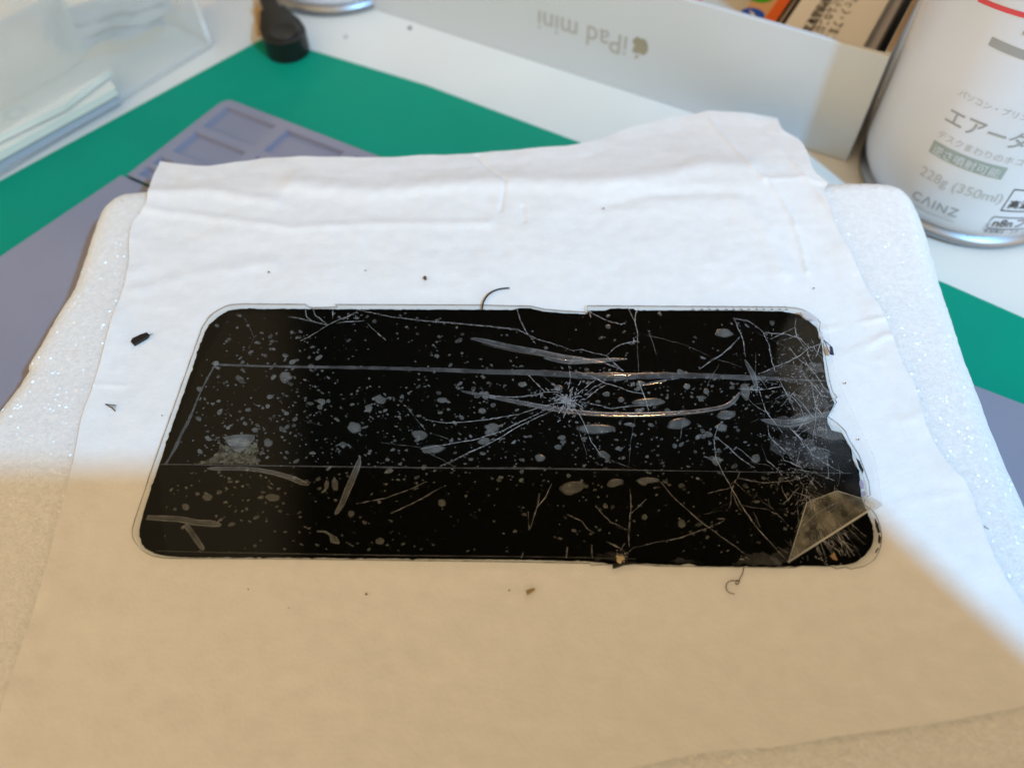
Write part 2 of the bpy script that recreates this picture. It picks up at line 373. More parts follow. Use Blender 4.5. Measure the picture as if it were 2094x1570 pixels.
cr([(300,432),(430,447),(600,470),(760,462),(1000,458)], 1.6, .35)
cr([(300,400),(420,392),(560,415)], 2.2, .6)
cr([(600,380),(760,398),(900,380),(1050,372),(1200,380),(1350,362),(1450,340),(1530,345)], 3.5, .9)
cr([(1240,420),(1330,400),(1450,395),(1530,402)], 2.0, -.35)
cr([(270,600),(400,560),(560,540)], 2.0, .25)
cr([(1660,680),(1720,668),(1765,660),(1808,655)], .7, .30)
cr([(1690,770),(1735,735),(1765,712),(1808,690),(1850,690)], 1.0, .42)
cr([(1690,748),(1750,740),(1800,738)], 1.0, .22)
cr([(1765,765),(1768,830),(1778,900),(1792,980),(1797,1060)], .35, .16, 1)
cr([(1620,330),(1640,352),(1700,440),(1745,520)], .9, .3)
cr([(1500,400),(1560,470),(1600,560)], 2.5, .4)
cr([(1560,370),(1640,365),(1690,380)], 1.2, .35)
cr([(1880,850),(1860,860),(1790,870),(1730,880)], 1.2, .2)
cr([(1960,1010),(1880,1020),(1800,1050)], 1.0, .15)
def seg_d(p, a, b):
    ab = b-a; t = max(0, min(1, (p-a).dot(ab)/ab.length_squared)); q = a+ab*t; return (p-q).length, (p-a).cross(ab).z
mb = MB(); vs = []
cb = []
for pl, wd, h, kd in creases:
    xs = [p.x for p in pl]; ys = [p.y for p in pl]; cb.append((min(xs)-wd*3.2, max(xs)+wd*3.2, min(ys)-wd*3.2, max(ys)+wd*3.2))
for j in range(NV):
    v = j/(NV-1)
    for i in range(NU):
        u = i/(NU-1)
        p = Tc[i]*(1-v)+Bc[i]*v+Lc[j]*(1-u)+Rc[j]*u-(Tc[0]*(1-u)*(1-v)+Tc[-1]*u*(1-v)+Bc[0]*(1-u)*v+Bc[-1]*u*v)
        p = p.copy(); z = 0
        for (pl, wd, h, kd), bb in zip(creases, cb):
            if not (bb[0] < p.x < bb[1] and bb[2] < p.y < bb[3]): continue
            best = 9; sd = 0
            for a, b_ in zip(pl, pl[1:]):
                d, s_ = seg_d(p, a, b_)
                if d < best: best, sd = d, s_
            if best < wd*3.2:
                g = math.exp(-(best/wd)**2)
                if kd == 1: g *= 1 if sd > 0 else .25
                z += h*g
        # past the back edge of the foam the sheet hangs free and dips
        yb = max(0, p.y-.171)
        wav = yb*yb/(yb+.004)/.02
        z_flat = z
        z += wav*(.0007*math.sin(p.x*95+.6)+.0006*mnoise.noise(Vector((p.x*60,p.y*60,3))))-.34*yb*yb/(yb+.007)
        dz = z-z_flat
        up = 1 if p.y > .11 else .5
        z += up*(.00035*mnoise.noise(Vector((p.x*55, p.y*80, 0)))+.00012*mnoise.noise(Vector((p.x*240, p.y*300, 5))))
        edge = min(u, 1-u, v)*30
        if edge < 1: z += (1-edge)*.0005*(1+mnoise.noise(p*120))
        p.z = TZ+.00035+z
        inn = min(1, max(0, min(p.x+.092, .088-p.x, p.y-.052, .138-p.y)/.008)); inn = inn*inn*(3-2*inn)
        p.z = p.z*(1-inn)+min(p.z, TZ+.0003)*inn
        if yb > 0:
            k_ = (p.z-HC)/(p.z-dz-HC); p.x *= k_; p.y *= k_
        p.x += mnoise.noise(Vector((p.y*500,0,1)))*.00015*(1 if u in (0,1) else 0)
        vs.append(p)
mb.add(vs, [(j*NU+i, (j+1)*NU+i, (j+1)*NU+i+1, j*NU+i+1) for j in range(NV-1) for i in range(NU-1)])
tag(mb.build('tissue_sheet', M['paper'], smooth=True), 'creased white waxy tissue sheet spread over the foam pad', 'tissue paper')

# ---------------------------------------------------------------- broken phone screen
ps = empty('phone_screen', (0,.09,TZ+.0008), 'cracked black phone glass covered with bubbled clear tape, lying on tissue', 'phone screen')
def W2(pts, z=ZP): return [(p.x, p.y) for p in (at(a, b, z) for a, b in pts)]
def jag(pts, step, amp, seed=0, big=0):
    """px outline -> finer px outline with chipped edge"""
    rn = random.Random(seed); out = []
    q = densify([Vector((a,b,0)) for a,b in pts], step); n = len(q)
    for i, p in enumerate(q):
        d = q[(i+1)%n]-q[i-1]; k = Vector((d.y,-d.x,0)); k = k.normalized() if k.length > 0 else k
        a = mnoise.noise(p*.12+Vector((seed,0,0)))*amp+mnoise.noise(p*.4)*amp*.7
        if big and rn.random() < big: a += rn.uniform(-1,1)*amp*2
        out.append((p.x+k.x*a, p.y+k.y*a))
    return out
def rnd(pts, n=5): return [(p.x, p.y) for p in spline([Vector((a,b,0)) for a,b in pts], n)]
glass_px = (rnd([(309,961),(290,1018),(273,1070),(270,1090),(276,1108),(290,1124),(312,1136),(342,1140.5)])
  + [(600,1142),(900,1146),(1050,1148),(1206,1151),(1209,1155),(1250,1153),(1292,1152),(1330,1155),(1345,1156.5),(1500,1158),(1600,1160),(1622,1160)]
  + [(1640,1156),(1700,1157),(1712,1162),(1730,1159),(1742,1163)] + rnd([(1748,1161),(1768,1157),(1785,1146),(1798,1126),(1803,1102),(1800,1076),(1791,1052),(1779,1038)])
  + [(1766,1030),(1772,1016),(1780,1012),(1777,985),(1768,960),(1757,930),(1738,900),(1728,880),(1712,864),(1700,856),(1692,850),(1706,832),(1711,822),(1707,815),(1712,812),(1703,800),(1697,780),(1692,752),(1688,728),(1684,705),(1683,690),(1675,672),(1678,659)]
  + rnd([(1678,659),(1664,646),(1650,637),(1632,630),(1605,627)]) + [(1450,626),(1300,625),(1200,624.5),(1201,637),(1206,648),(1196,637),(1150,635),(1110,631),(1085,625),(1060,625),(985,623),(685,622),(690,627),(640,628.5),(632,627),(624,621.5),(540,621)]
  + rnd([(500,620.5),(470,623),(450,631),(432,643),(420,658),(412,672)]))
glass_w = W2(glass_px)
mb = MB(); mb.prism(glass_w, ZP-.00042, ZP, 0, 1)
mb.f = mb.f; mb.build('cover_glass', [M['glass'], M['glassedge']], ps)
# fine dark line along the ground edge of the glass
mb = MB()
def ribbon(mbx, pts, wid, z, mi=0, dome=0, nseg=1, closed=False):
    """pts world xy; wid: list/func/number of full width (m)"""
    P = [Vector((p[0], p[1], 0)) for p in pts]; n = len(P); L = []; nr = nseg+1
    for i, p in enumerate(P):
        a = P[(i-1) % n] if closed else P[max(0,i-1)]; c = P[(i+1) % n] if closed else P[min(n-1,i+1)]
        d = c-a; k = Vector((-d.y,d.x,0)); k = k.normalized() if k.length > 0 else Vector((0,1,0))
        w_ = wid(i/(n-1)) if callable(wid) else wid
        for j in range(nr):
            s = j/nseg-.5; L.append((p.x+k.x*s*w_, p.y+k.y*s*w_, z+dome*w_*(1-(2*s)**2)))
    m_ = n if closed else n-1
    mbx.add(L, [(i*nr+j, ((i+1)%n)*nr+j, ((i+1)%n)*nr+j+1, i*nr+j+1) for i in range(m_) for j in range(nseg)][:], mi)
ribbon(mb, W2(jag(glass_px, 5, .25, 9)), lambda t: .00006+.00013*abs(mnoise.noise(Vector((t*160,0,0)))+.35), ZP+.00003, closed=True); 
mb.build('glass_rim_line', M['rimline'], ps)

panel_px = jag(rnd([(322,953),(303,1010),(289,1055),(283,1088),(291,1114),(310,1126),(334,1133),(384,1136.5)])
  + [(600,1137.5),(757,1139),(1050,1141),(1206,1145),(1230,1147),(1252,1151),(1300,1149),(1390,1153),(1410,1149),(1432,1155),(1600,1156),(1640,1154),(1700,1154)]
  + rnd([(1730,1152),(1752,1146),(1775,1128),(1787,1105),(1786,1078),(1779,1052)]) + [(1768,1030),(1763,1013),(1762,990),(1758,960),(1748,945),(1742,915),(1731,897),(1722,882),(1702,877),(1694,862),(1693,851),(1704,832),(1708,822),(1700,806),(1690,770),(1686,740),(1683,712),(1680,690),(1672,668),(1650,650),(1634,640),(1600,634)]
  + [(1500,632),(1300,632),(1296,628),(1250,628),(1238,632),(1204,633),(1200,640),(1150,637),(1110,634),(1085,627),(1058,628),(1050,631),(800,630),(600,629)]
  + rnd([(491,629),(465,633),(448,643),(432,656),(420,672),(411,695)]) + [(393,747),(369,816)], 6, 1.0, 3, .08)
mb = MB(); mb.prism(W2(panel_px), ZP-.00070, ZP-.00047); mb.build('display_panel', M['panel'], ps)

# clear tape reaching past the broken right end
tape_px = [(470,640),(1672,652),(1690,660),(1697,700),(1705,760),(1760,880),(1788,935),(1797,985),(1803,1030),(1788,1042),(1778,1040),(1610,1150),(340,1136),(325,950),(410,745)]
mb = MB(); mb.sheet(W2(tape_px, ZP+.0001), ZP+.00014); 
ribbon(mb, W2([(1687,655),(1690,665),(1697,700),(1705,760),(1760,880),(1788,935),(1797,985),(1803,1030),(1788,1043)], ZP+.0001), .00010, ZP+.0002, 1)
mb.build('clear_tape', [M['film'], M['bubblefaint']], ps)

PXM = .150/1420   # rough metres per photo pixel across the glass
def blob(mbx, x, y, a, b_, rot=0, mi=0, z=ZP+.00018, rough=.12, n=14, dome=.05, seed=None, soft=0):
    """bubble: centre px, half sizes px as seen; laid flat on the glass"""
    rn = random.Random(seed if seed is not None else int(x*7+y*13)); ph = rn.uniform(0,6); c, s_ = math.cos(R(rot)), math.sin(R(rot))
    ring = []
    k1, k2, k3 = (rn.uniform(.3,1)*rough for _ in range(3))
    for i in range(n):
        th = 2*math.pi*i/n; r = 1+k1*math.sin(2*th+ph)+k2*math.sin(3*th+ph*2)+k3*math.sin(5*th+ph*3)
        dx, dy = a*r*math.cos(th), b_*r*math.sin(th)
        ring.append((x+dx*c-dy*s_, y+dx*s_+dy*c))
    wr = [at(p, q, z) for p, q in ring]; ce = at(x, y, z); h = dome*min(a, b_)*PXM
    mid = [ce.lerp(p, .82 if soft else .6)+Vector((0,0,h*.75)) for p in wr]; top_ = ce+Vector((0,0,h))
    if soft:
        mbx.add(wr+mid+[top_], [(i,n+i,n+(i+1)%n,(i+1)%n) for i in range(n)], 1); mbx.add([p.copy() for p in mid]+[top_], [((i+1)%n,i,n) for i in range(n)], 0); return
    mbx.add(wr+mid+[top_], [(i,n+i,n+(i+1)%n,(i+1)%n) for i in range(n)]+[(n+(i+1)%n,n+i,2*n) for i in range(n)], mi)
named = [(725,874,15,11,20),(858,889,17,9,10),(1007,874,16,9,0),(990,902,13,7,-10),(583,771,11,13,0),(777,817,12,9,20),(754,835,8,8,0),(904,818,10,6,0),(1218,877,39,10,0),
 (1480,681,18,9,0),(1170,997,25,14,-15),(1258,987,18,8,-8),(1325,982,25,6,0),(904,1028,8,8,0),(718,1050,7,7,0),(777,1106,9,7,0),(1104,936,10,8,0),(1235,930,14,7,25),
 (1141,914,8,5,0),(1465,942,10,9,30),(1388,866,24,11,-12),(1475,874,13,8,0),(1485,848,20,9,-5),(1327,822,33,8,0),(558,1017,15,8,5),(685,990,7,14,-8),(668,991,5,10,5),(548,905,9,9,0),(885,918,24,9,-5),
 (1000,885,9,6,0),(1524,800,10,17,-10),(1448,888,9,6,0),(1545,938,9,10,0),(1394,1070,8,9,10),(1318,1172-115,6,6,0),(986,840,8,6,0),(1068,786,8,6,0),(1142,793,9,6,0),(380,1036,8,7,40),(424,1016,10,8,0),(487,904,27,8,0),(1310,785,11,6,0),(1305,840,7,5,0),(1405,790,7,6,0),(1444,800,6,6,0),(1433,815,6,6,0),(1270,817,7,5,0),(1240,806,8,5,0)]
for x, y, a, b_, ro in named:
    mb = MB(); blob(mb, x, y, a, b_, ro, rough=.07, n=22, dome=.04, soft=1); mb.build('air_bubble', [M['bubble'], M['bubblefaint']], ps, smooth=True)
# the countless small ones
rn = random.Random(11); mbs = MB(); cnt = 0
def inside(x, y):
    le = 440-(y-640)*.30 if y < 1000 else 320
    return x > le+8 and 640 < y < 1128 and x < 1640+(y-640)*.2
tries = 0
while cnt < 1500 and tries < 20000:
    tries += 1
    x = rn.uniform(300,1740); y = rn.uniform(640,1130)
    if not inside(x, y): continue
    d = .28+.6*max(0, 1-abs(y-860)/170)*(1 if x < 1500 else .6)+.55*max(0, 1-math.hypot((x-520)/160, (y-1010)/110))+.35*max(0, 1-math.hypot((x-530)/110, (y-690)/60))
    if x > 950 and y < 740: d *= .35
    if y > 1000 and 700 < x < 1400: d *= .75
    d *= .6+.9*mnoise.noise(Vector((x*.012, y*.018, 2)))
    if rn.random() > d: continue
    s = 1.3+abs(rn.gauss(0,1))*1.25+(2.8 if rn.random() < .10 else 0)
    if 360 < x < 640 and y > 960: s *= 1.15
    s *= .95
    khaki = (440 < x < 560 and 900 < y < 950)
    blob(mbs, x, y, s*rn.uniform(.9,1.5), s*rn.uniform(.55,.95), rn.uniform(-40,40), mi=0 if rn.random() < .55 else 1, rough=.12, n=10); cnt += 1
for _ in range(520):   # pin-prick ones
    x = rn.gauss(rn.choice([500,620,800,1000,1250,1480]), 110); y = rn.gauss(870, 130)
    if inside(x, y): blob(mbs, x, y, rn.uniform(.7,1.4), rn.uniform(.5,1.0), 0, mi=rn.choice([0,1]), n=6)
tag(mbs.build('tiny_bubbles', [M['bubble'], M['bubblefaint']], ps, smooth=True), kind='stuff')

def stroke(name, pts, w0, z=ZP+.0002, material='ridge', dome=.06, n=8, rag=0, seg=6):
    """pts: (px, py, width px)"""
    sp_ = spline([Vector(p) for p in pts], n); rn_ = random.Random(len(pts)*7+int(pts[0][0]))
    wp = [at(p.x, p.y, z) for p in sp_]; ws = [max(.4, p.z*(1+rn_.uniform(-rag,rag)))*w0*PXM for p in sp_]
    N_ = len(wp); mb = MB(); ribbon(mb, wp, lambda t: ws[min(N_-1, int(round(t*(N_-1))))], z, dome=dome, nseg=seg)
    if name == 'tape_fold':     # paler lines paint the light edges and sheen of the fold
        for sd, q_ in ((.38, .22), (-.34, .14), (.05, .10)):
            P_ = []
            for i in range(N_):
                d = wp[min(i+1,N_-1)]-wp[max(0,i-1)]; k = Vector((-d.y,d.x,0)).normalized(); P_.append(wp[i]+k*ws[i]*(sd+.05*mnoise.noise(wp[i]*900)))
            ribbon(mb, P_, lambda t: ws[min(N_-1, int(round(t*(N_-1))))]*q_, z+.00004+dome*PXM*3, 1)
    return mb.build(name, [M[material], M['foldlight']], ps, smooth=True)
# raised folds of the tape
stroke('tape_fold', [(962,693,2),(975,694,8),(1010,702,12),(1050,711,13),(1100,720,14),(1150,731,15),(1200,737,12),(1238,741,4)], 1.15)
stroke('tape_fold', [(1112,732,2),(1130,735,8),(1165,740,11),(1210,738,11),(1255,735,8),(1283,734,2)], 1.15)
stroke('tape_seam', [(438,745,5),(520,748,5),(620,750,6),(700,751,7),(800,753,8),(900,756,9),(1000,760,11),(1100,762,13),(1180,767,15),(1250,770,17),(1330,768,15),(1420,768,12),(1500,771,12),(1570,774,9),(1620,776,5),(1700,779,3)], 1.15, rag=.18, n=6, dome=.03)
stroke('tape_fold', [(943,799,2),(960,803,6),(1010,812,8),(1080,826,9),(1150,838,10),(1220,846,10),(1300,848,11),(1380,845,10),(1440,839,9),(1485,830,9),(1505,814,8),(1512,802,2)], 1.1)
stroke('tape_seam', [(328,949,2.2),(420,950,2.6),(560,952,2.4),(700,954,3.4),(860,956,3),(1000,957,3.6),(1050,957,4.5),(1130,958,4),(1300,961,2.4),(1500,964,2),(1620,966,1.8),(1740,967,1.5)], 1.0, rag=.25, n=6, dome=.05)
stroke('tape_seam', [(441,744,5),(425,772,4),(408,806,4),(395,838,5),(383,865,8),(372,885,6),(360,912,7),(350,930,5),(338,950,5)], 1.0, rag=.25, dome=.06)
stroke('tape_fold', [(1523,735,3),(1530,748,9),(1540,768,12),(1546,790,8),(1546,803,2)], 1.0)
stroke('tape_fold', [(424,958,3),(440,958,8),(480,958,9),(520,960,9),(560,967,10),(595,977,11),(618,987,11),(632,991,3)], 1.0)
stroke('tape_fold', [(736,934,3),(732,950,12),(722,975,14),(710,1003,14),(700,1028,12),(690,1045,9),(685,1052,3)], 1.0, dome=.06)
stroke('tape_fold', [(300,1058,10),(340,1060,12),(370,1062,13),(400,1068,13),(430,1070,14),(446,1073,9),(453,1073,2)], 1.0)
stroke('tape_fold', [(378,1072,10),(390,1086,10),(402,1104,10),(414,1120,8),(417,1124,2)], 1.0)
stroke('tape_seam', [(320,1126,1.5),(500,1130,1.6),(800,1135,1.8),(1100,1138,1.5),(1300,1142,1.2)], 1.0, rag=.3, dome=.02, material='bubblefaint')
stroke('tape_fold', [(648,1086,3),(664,1087,4),(676,1094,5),(682,1102,14),(690,1108,8),(694,1111,2)], 1.0, material='bubble')
stroke('tape_fold', [(1555,858,2),(1580,862,14),(1610,866,18),(1640,862,16),(1665,855,10),(1690,850,3)], 1.1, material='bubblefaint', dome=.02)
stroke('tape_fold', [(1618,866,2),(1635,858,9),(1660,851,9),(1690,846,10),(1706,838,3)], 1.0, material='ridge', dome=.03)
stroke('fold_glint', [(985,703,1),(1010,709,2),(1050,718,3),(1090,724,3.5),(1130,731,3),(1165,738,1)], 1.0, z=ZP+.0003, material='glint', dome=.10)  # thin extra-glossy strips added to give the folds their lamp glints
stroke('fold_glint', [(1140,741,1),(1160,742,3),(1190,741.5,4),(1215,741,3),(1235,740,1)], 1.0, z=ZP+.0003, material='glint', dome=.10)
stroke('fold_glint', [(1218,768,1),(1230,768,5),(1255,768,7),(1275,768,6),(1292,767,1)], 1.0, z=ZP+.0003, material='glint', dome=.10)
stroke('fold_glint', [(1005,815,1),(1060,826,2),(1120,838,2.5),(1180,846,3.5),(1240,850,4),(1300,851,4.5),(1350,849,4.5),(1400,846,4),(1440,842,3),(1480,834,1)], 1.0, z=ZP+.0003, material='glint', dome=.09)
stroke('fold_glint', [(1314,788,1),(1330,786,3),(1345,783,3),(1362,779,1)], 1.0, z=ZP+.0003, material='glint', dome=.09)
stroke('fold_glint', [(480,903,1),(500,905,3),(520,903,1)], 1.0, z=ZP+.0003, material='glint', dome=.08)
# glue patch
mb = MB()
def poly_px(mbx, pts, z, mi=0, amp=1.5, step=5, seed=1): mbx.sheet(W2(jag(pts, step, amp, seed, .2), z), z, mi)
poly_px(mb, [(405,948),(425,938),(445,925),(450,908),(462,906),(470,915),(485,918),(505,915),(520,905),(530,912),(528,925),(524,938),(528,949)], ZP+.00016, amp=3, step=4)
mb.build('glue_patch', M['khaki'], ps)
mb = MB(); poly_px(mb, [(455,893),(490,887),(522,889),(520,900),(505,915),(492,925),(478,922),(468,908)], ZP+.00021, amp=.6); mb.build('air_bubble', M['bubble'], ps)

# cracks
cmain, cfaint = MB(), MB()
rc = random.Random(5)
def crack(pts, wpx=1.3, faint=False, sub=True):
    q = [Vector((a,b,0)) for a,b in pts]; q = densify(q, 9, closed=False)
    q = [Vector((p.x+rc.uniform(-.9,.9)*(0 < i < len(q)-1), p.y+rc.uniform(-.7,.7)*(0 < i < len(q)-1), 0)) for i, p in enumerate(q)]
    if pts[0][1] > 960 and pts[-1][1] > 960: wpx *= .68
    wp = [at(p.x, p.y, ZP) for p in q]; n_ = len(wp); ws = [wpx*rc.uniform(.35,1.25)*PXM*(.4+.6*math.sin(math.pi*min(1,max(0,(i+.3)/n_)))) for i in range(n_)]
    ribbon(cfaint if faint else cmain, wp, lambda t: ws[min(n_-1, int(round(t*(n_-1))))], ZP+.00008 if faint else ZP+.0001)
C1 = [[(1150,820),(1100,835),(1060,848),(1000,857),(930,865),(900,864),(870,858)],[(1135,832),(1080,855),(1030,880),(980,897),(930,906),(860,918)],[(1130,838),(1060,872),(1010,903),(960,925),(920,945),(900,953)],
 [(872,985),(840,1000),(790,1018),(730,1030)],[(905,995),(880,1009),(850,1026),(800,1050)],[(1160,800),(1166,775),(1163,748)],[(1115,802),(1098,785),(1078,766)],[(1106,806),(1112,802),(1150,801)],[(1000,810),(1060,812),(1106,806)],
 [(1165,820),(1185,850),(1196,870),(1210,905),(1228,930),(1240,938)],[(1180,822),(1220,828),(1250,836),(1290,831),(1330,829)],[(1180,806),(1200,790),(1218,777)],[(1195,808),(1215,792),(1233,783)],[(1200,815),(1222,797),(1240,787)],
 [(1185,762),(1210,770),(1240,785),(1262,790),(1285,800),(1318,806)],[(1172,717),(1190,715),(1215,722),(1240,728),(1256,742),(1275,759)],[(1238,743),(1260,752),(1275,759)],[(1240,727),(1256,712),(1270,705),(1290,700),(1303,698)],
 [(1303,700),(1304,680),(1299,660),(1300,640),(1306,628)],[(1283,628),(1292,645),(1299,660)],[(1202,628),(1208,650)],[(1206,638),(1240,656),(1270,664),(1282,657)],[(1305,778),(1312,795),(1320,818),(1326,838)],[(1310,790),(1330,783),(1360,777),(1390,774)],
 [(700,628),(740,636),(800,648),(860,656),(930,662),(1000,668),(1060,675),(1100,694),(1140,706),(1172,717)],[(1056,628),(1064,655),(1075,678),(1095,703)],
 [(590,648),(620,652),(650,660),(670,665),(690,655),(720,645)],[(670,666),(650,678),(630,690),(615,697)],[(700,655),(715,645),(728,640)],[(624,628),(627,648),(640,658)],[(640,632),(645,645),(668,662)],[(681,628),(681,652)],[(690,660),(720,658),(745,656)],[(752,662),(768,678),(790,697)],
 [(1430,755),(1455,738),(1475,726),(1495,708),(1512,690)],[(1500,652),(1513,680),(1520,700),(1524,730)],[(1500,652),(1530,657),(1555,675),(1562,681),(1610,685),(1635,692),(1655,712)],[(1562,683),(1572,705),(1578,740),(1585,760)],
 [(1700,700),(1675,705),(1655,712),(1635,728),(1605,742),(1575,755),(1550,765)],[(1628,650),(1625,668),(1630,690),(1648,712),(1656,735),(1666,752)],[(1640,728),(1655,752),(1670,770),(1690,800),(1712,812)],[(1640,765),(1665,790),(1680,810),(1708,815)],
 [(1508,795),(1545,798),(1560,797),(1580,794),(1600,790)],[(1552,798),(1560,820),(1565,840),(1580,860),(1600,885)],[(1590,770),(1605,800),(1618,825),(1625,840)],[(1620,805),(1640,825),(1655,845),(1670,862)],[(1660,790),(1668,830),(1685,855)],
 [(1462,892),(1490,915),(1515,938),(1540,955)],[(1468,870),(1460,900),(1465,940),(1480,970),(1500,1005),(1520,1040),(1550,1082),(1590,1125),(1608,1145)],[(1514,1032),(1540,1038),(1570,1042),(1590,1052),(1612,1075)],[(1495,990),(1510,978),(1560,988),(1610,984),(1648,975)],
 [(1570,870),(1573,890),(1585,905),(1605,922),(1620,940)],[(1610,870),(1635,895),(1645,915)],[(1620,880),(1645,905),(1660,930),(1700,955),(1720,965)],[(1350,985),(1380,1020),(1430,1065),(1465,1090),(1500,1115),(1522,1132)],
 [(1282,1132),(1295,1120),(1335,1110),(1390,1100),(1450,1078),(1480,1065)],[(1288,1000),(1290,1035),(1287,1065),(1285,1095),(1287,1118)],[(1290,1050),(1310,1033),(1322,1020)],[(1218,1035),(1235,1055),(1250,1068),(1282,1083)],[(1160,1052),(1190,1066),(1200,1080),(1215,1090)],
 [(1083,1084),(1090,1060),(1098,1038),(1115,1018),(1128,990)],[(1080,1046),(1082,1084)],[(1098,1038),(1104,1010)],[(1066,1140),(1070,1130)],[(1158,1140),(1160,1118)],[(1212,1142),(1209,1115)],[(1280,1132),(1270,1122),(1240,1108)],[(1268,1128),(1276,1112)]]
for c_ in C1: crack(c_, 1.05)
for c_ in C1[::2]: crack([(a+rc.uniform(-2,2), b_+rc.uniform(-2,2)) for a, b_ in c_], 1.8, True)
for k_ in [[(1303,700),(1306,760)],[(1325,675),(1335,700),(1342,725)],[(1303,682),(1330,687),(1400,705),(1455,730)],[(1460,732),(1500,745),(1520,752)],[(1150,800),(1110,770)],[(1180,870),(1200,930)],[(1240,938),(1300,960)],[(500,650),(520,690),(505,720)],
           [(860,918),(905,940),(930,955)],[(830,830),(850,855),(870,880)],[(880,885),(930,902)],[(1300,848),(1290,900),(1285,960)],[(1400,850),(1390,900)],[(1470,745),(1440,800)],[(620,860),(660,870)],[(780,905),(860,915)]]: crack(k_, 1.5, True)
# shattered end: branching hairlines
def tree(x, y, ang, ln, dep):
    pts = [(x, y)]; a = ang
    for _ in range(max(2, int(ln/14))):
        a += rc.uniform(-.22,.22); x += math.cos(a)*14; y += math.sin(a)*14*.8
        lim = 1688+max(0, (y-850))*.30
        if x > lim-2 or x < 1430 or y < 636 or y > 1150: break
        pts.append((x, y))
        if dep and rc.random() < .28: tree(x, y, a+rc.choice([-1,1])*rc.uniform(.4,1.1), ln*.55, dep-1)
    if len(pts) > 1: crack(pts, rc.uniform(.5,1.15), rc.random() < .5)
for _ in range(62):
    x = rc.gauss(1630, 50); y = rc.uniform(655, 1130); tree(x, y, rc.choice([R(55), R(50), R(68), R(20), R(-50), R(100)])+rc.uniform(-.25,.25), rc.uniform(35,120), 1)
for _ in range(34):   # fan under the folded corner
    t_ = rc.random(); x = 1655+t_*75; y = 1090+rc.uniform(-20,25)-t_*30; crack([(x,y),(x+rc.uniform(8,22),y+rc.uniform(22,34)),(x+rc.uniform(22,52),y+rc.uniform(40,62))] if y < 1088 else [(x,y),(x+rc.uniform(4,12),y+20),(x+rc.uniform(12,30),min(1152,y+42))], 1.2, rc.random() < .4)
for _ in range(22):
    x = rc.uniform(1640,1665); y = rc.uniform(960,1030); crack([(x,y),(x+rc.uniform(-12,20),y+rc.uniform(15,40))], 1.1, rc.random() < .5)
cmain.build('cracks', M['crack'], ps); cfaint.build('hairline_cracks', M['crackfaint'], ps)
# impact star
mb = MB()
for _ in range(260):
    r_ = abs(rc.gauss(0,19)); a = rc.uniform(0,6.28); x = 1160+r_*math.cos(a)*1.15; y = 815+r_*math.sin(a)*.8+ (6 if abs(x-1160) < 15 else 0)
    l = rc.uniform(2,9); b_ = a+rc.uniform(-.9,.9); p = W2([(x,y),(x+l*math.cos(b_),y+l*math.sin(b_)*.8)])
    ribbon(mb, p, rc.uniform(.5,1.3)*PXM, ZP+.00012)
for cx_, cy_, k_, sg in [(1297,699,14,5),(1250,760,8,8),(720,648,12,8),(625,692,9,7),(1548,800,12,8),(1680,850,14,20),(1290,785,14,7),(1565,683,10,9),(1106,806,8,4),(760,1140,2,4),(1650,930,30,36),(1690,800,26,20),(1640,1020,20,18),(1600,770,20,30),(1270,1135,20,8),(1680,1140,24,25),(1520,1140,12,15)]:
    for _ in range(k_):
        x = rc.gauss(cx_, sg); y = rc.gauss(cy_, sg*.7); b_ = rc.choice([-.5,.9,1.2])+rc.uniform(-.3,.3); l = rc.uniform(1.5,5)
        ribbon(mb, W2([(x,y),(x+l*math.cos(b_),y+l*math.sin(b_))]), rc.uniform(.5,1.1)*PXM, ZP+.00012)
for _ in range(70):
    x = rc.uniform(520,1700); y = rc.uniform(660,1120)
    if inside(x, y): ribbon(mb, W2([(x,y),(x+rc.uniform(1,3),y+rc.uniform(-1.2,1.2))]), rc.uniform(.6,1.2)*PXM, ZP+.00012)
for c_ in C1:  # bright dashes along the cracks, glints put in as pale colour
    q_ = densify([Vector((a,b,0)) for a,b in c_], 3, closed=False)
    for p in q_:
        if rc.random() < (.22 if p.x > 1000 and p.y < 960 else .10):
            l = rc.uniform(1,4); b_ = rc.uniform(-.4,1.2); x, y = p.x+rc.uniform(-1,1), p.y+rc.uniform(-1,1)
            ribbon(mb, W2([(x,y),(x+l*math.cos(b_),y+l*math.sin(b_)*.8)]), rc.uniform(.4,.9)*PXM, ZP+.00013)
for _ in range(420):     # powdered glass through the shattered end
    x = rc.gauss(1645, 38); y = rc.uniform(700, 1000); lim = 1688+max(0, y-850)*.30
    if x > lim-4: continue
    l = rc.uniform(1.2,6); b_ = rc.choice([.95,.95,-.6,.3])+rc.uniform(-.3,.3)
    ribbon(mb, W2([(x,y),(x+l*math.cos(b_),y+l*math.sin(b_)*.8)]), rc.uniform(.25,.7)*PXM, ZP+.00013)
mb.build('splinters_glints', M['spark'], ps)
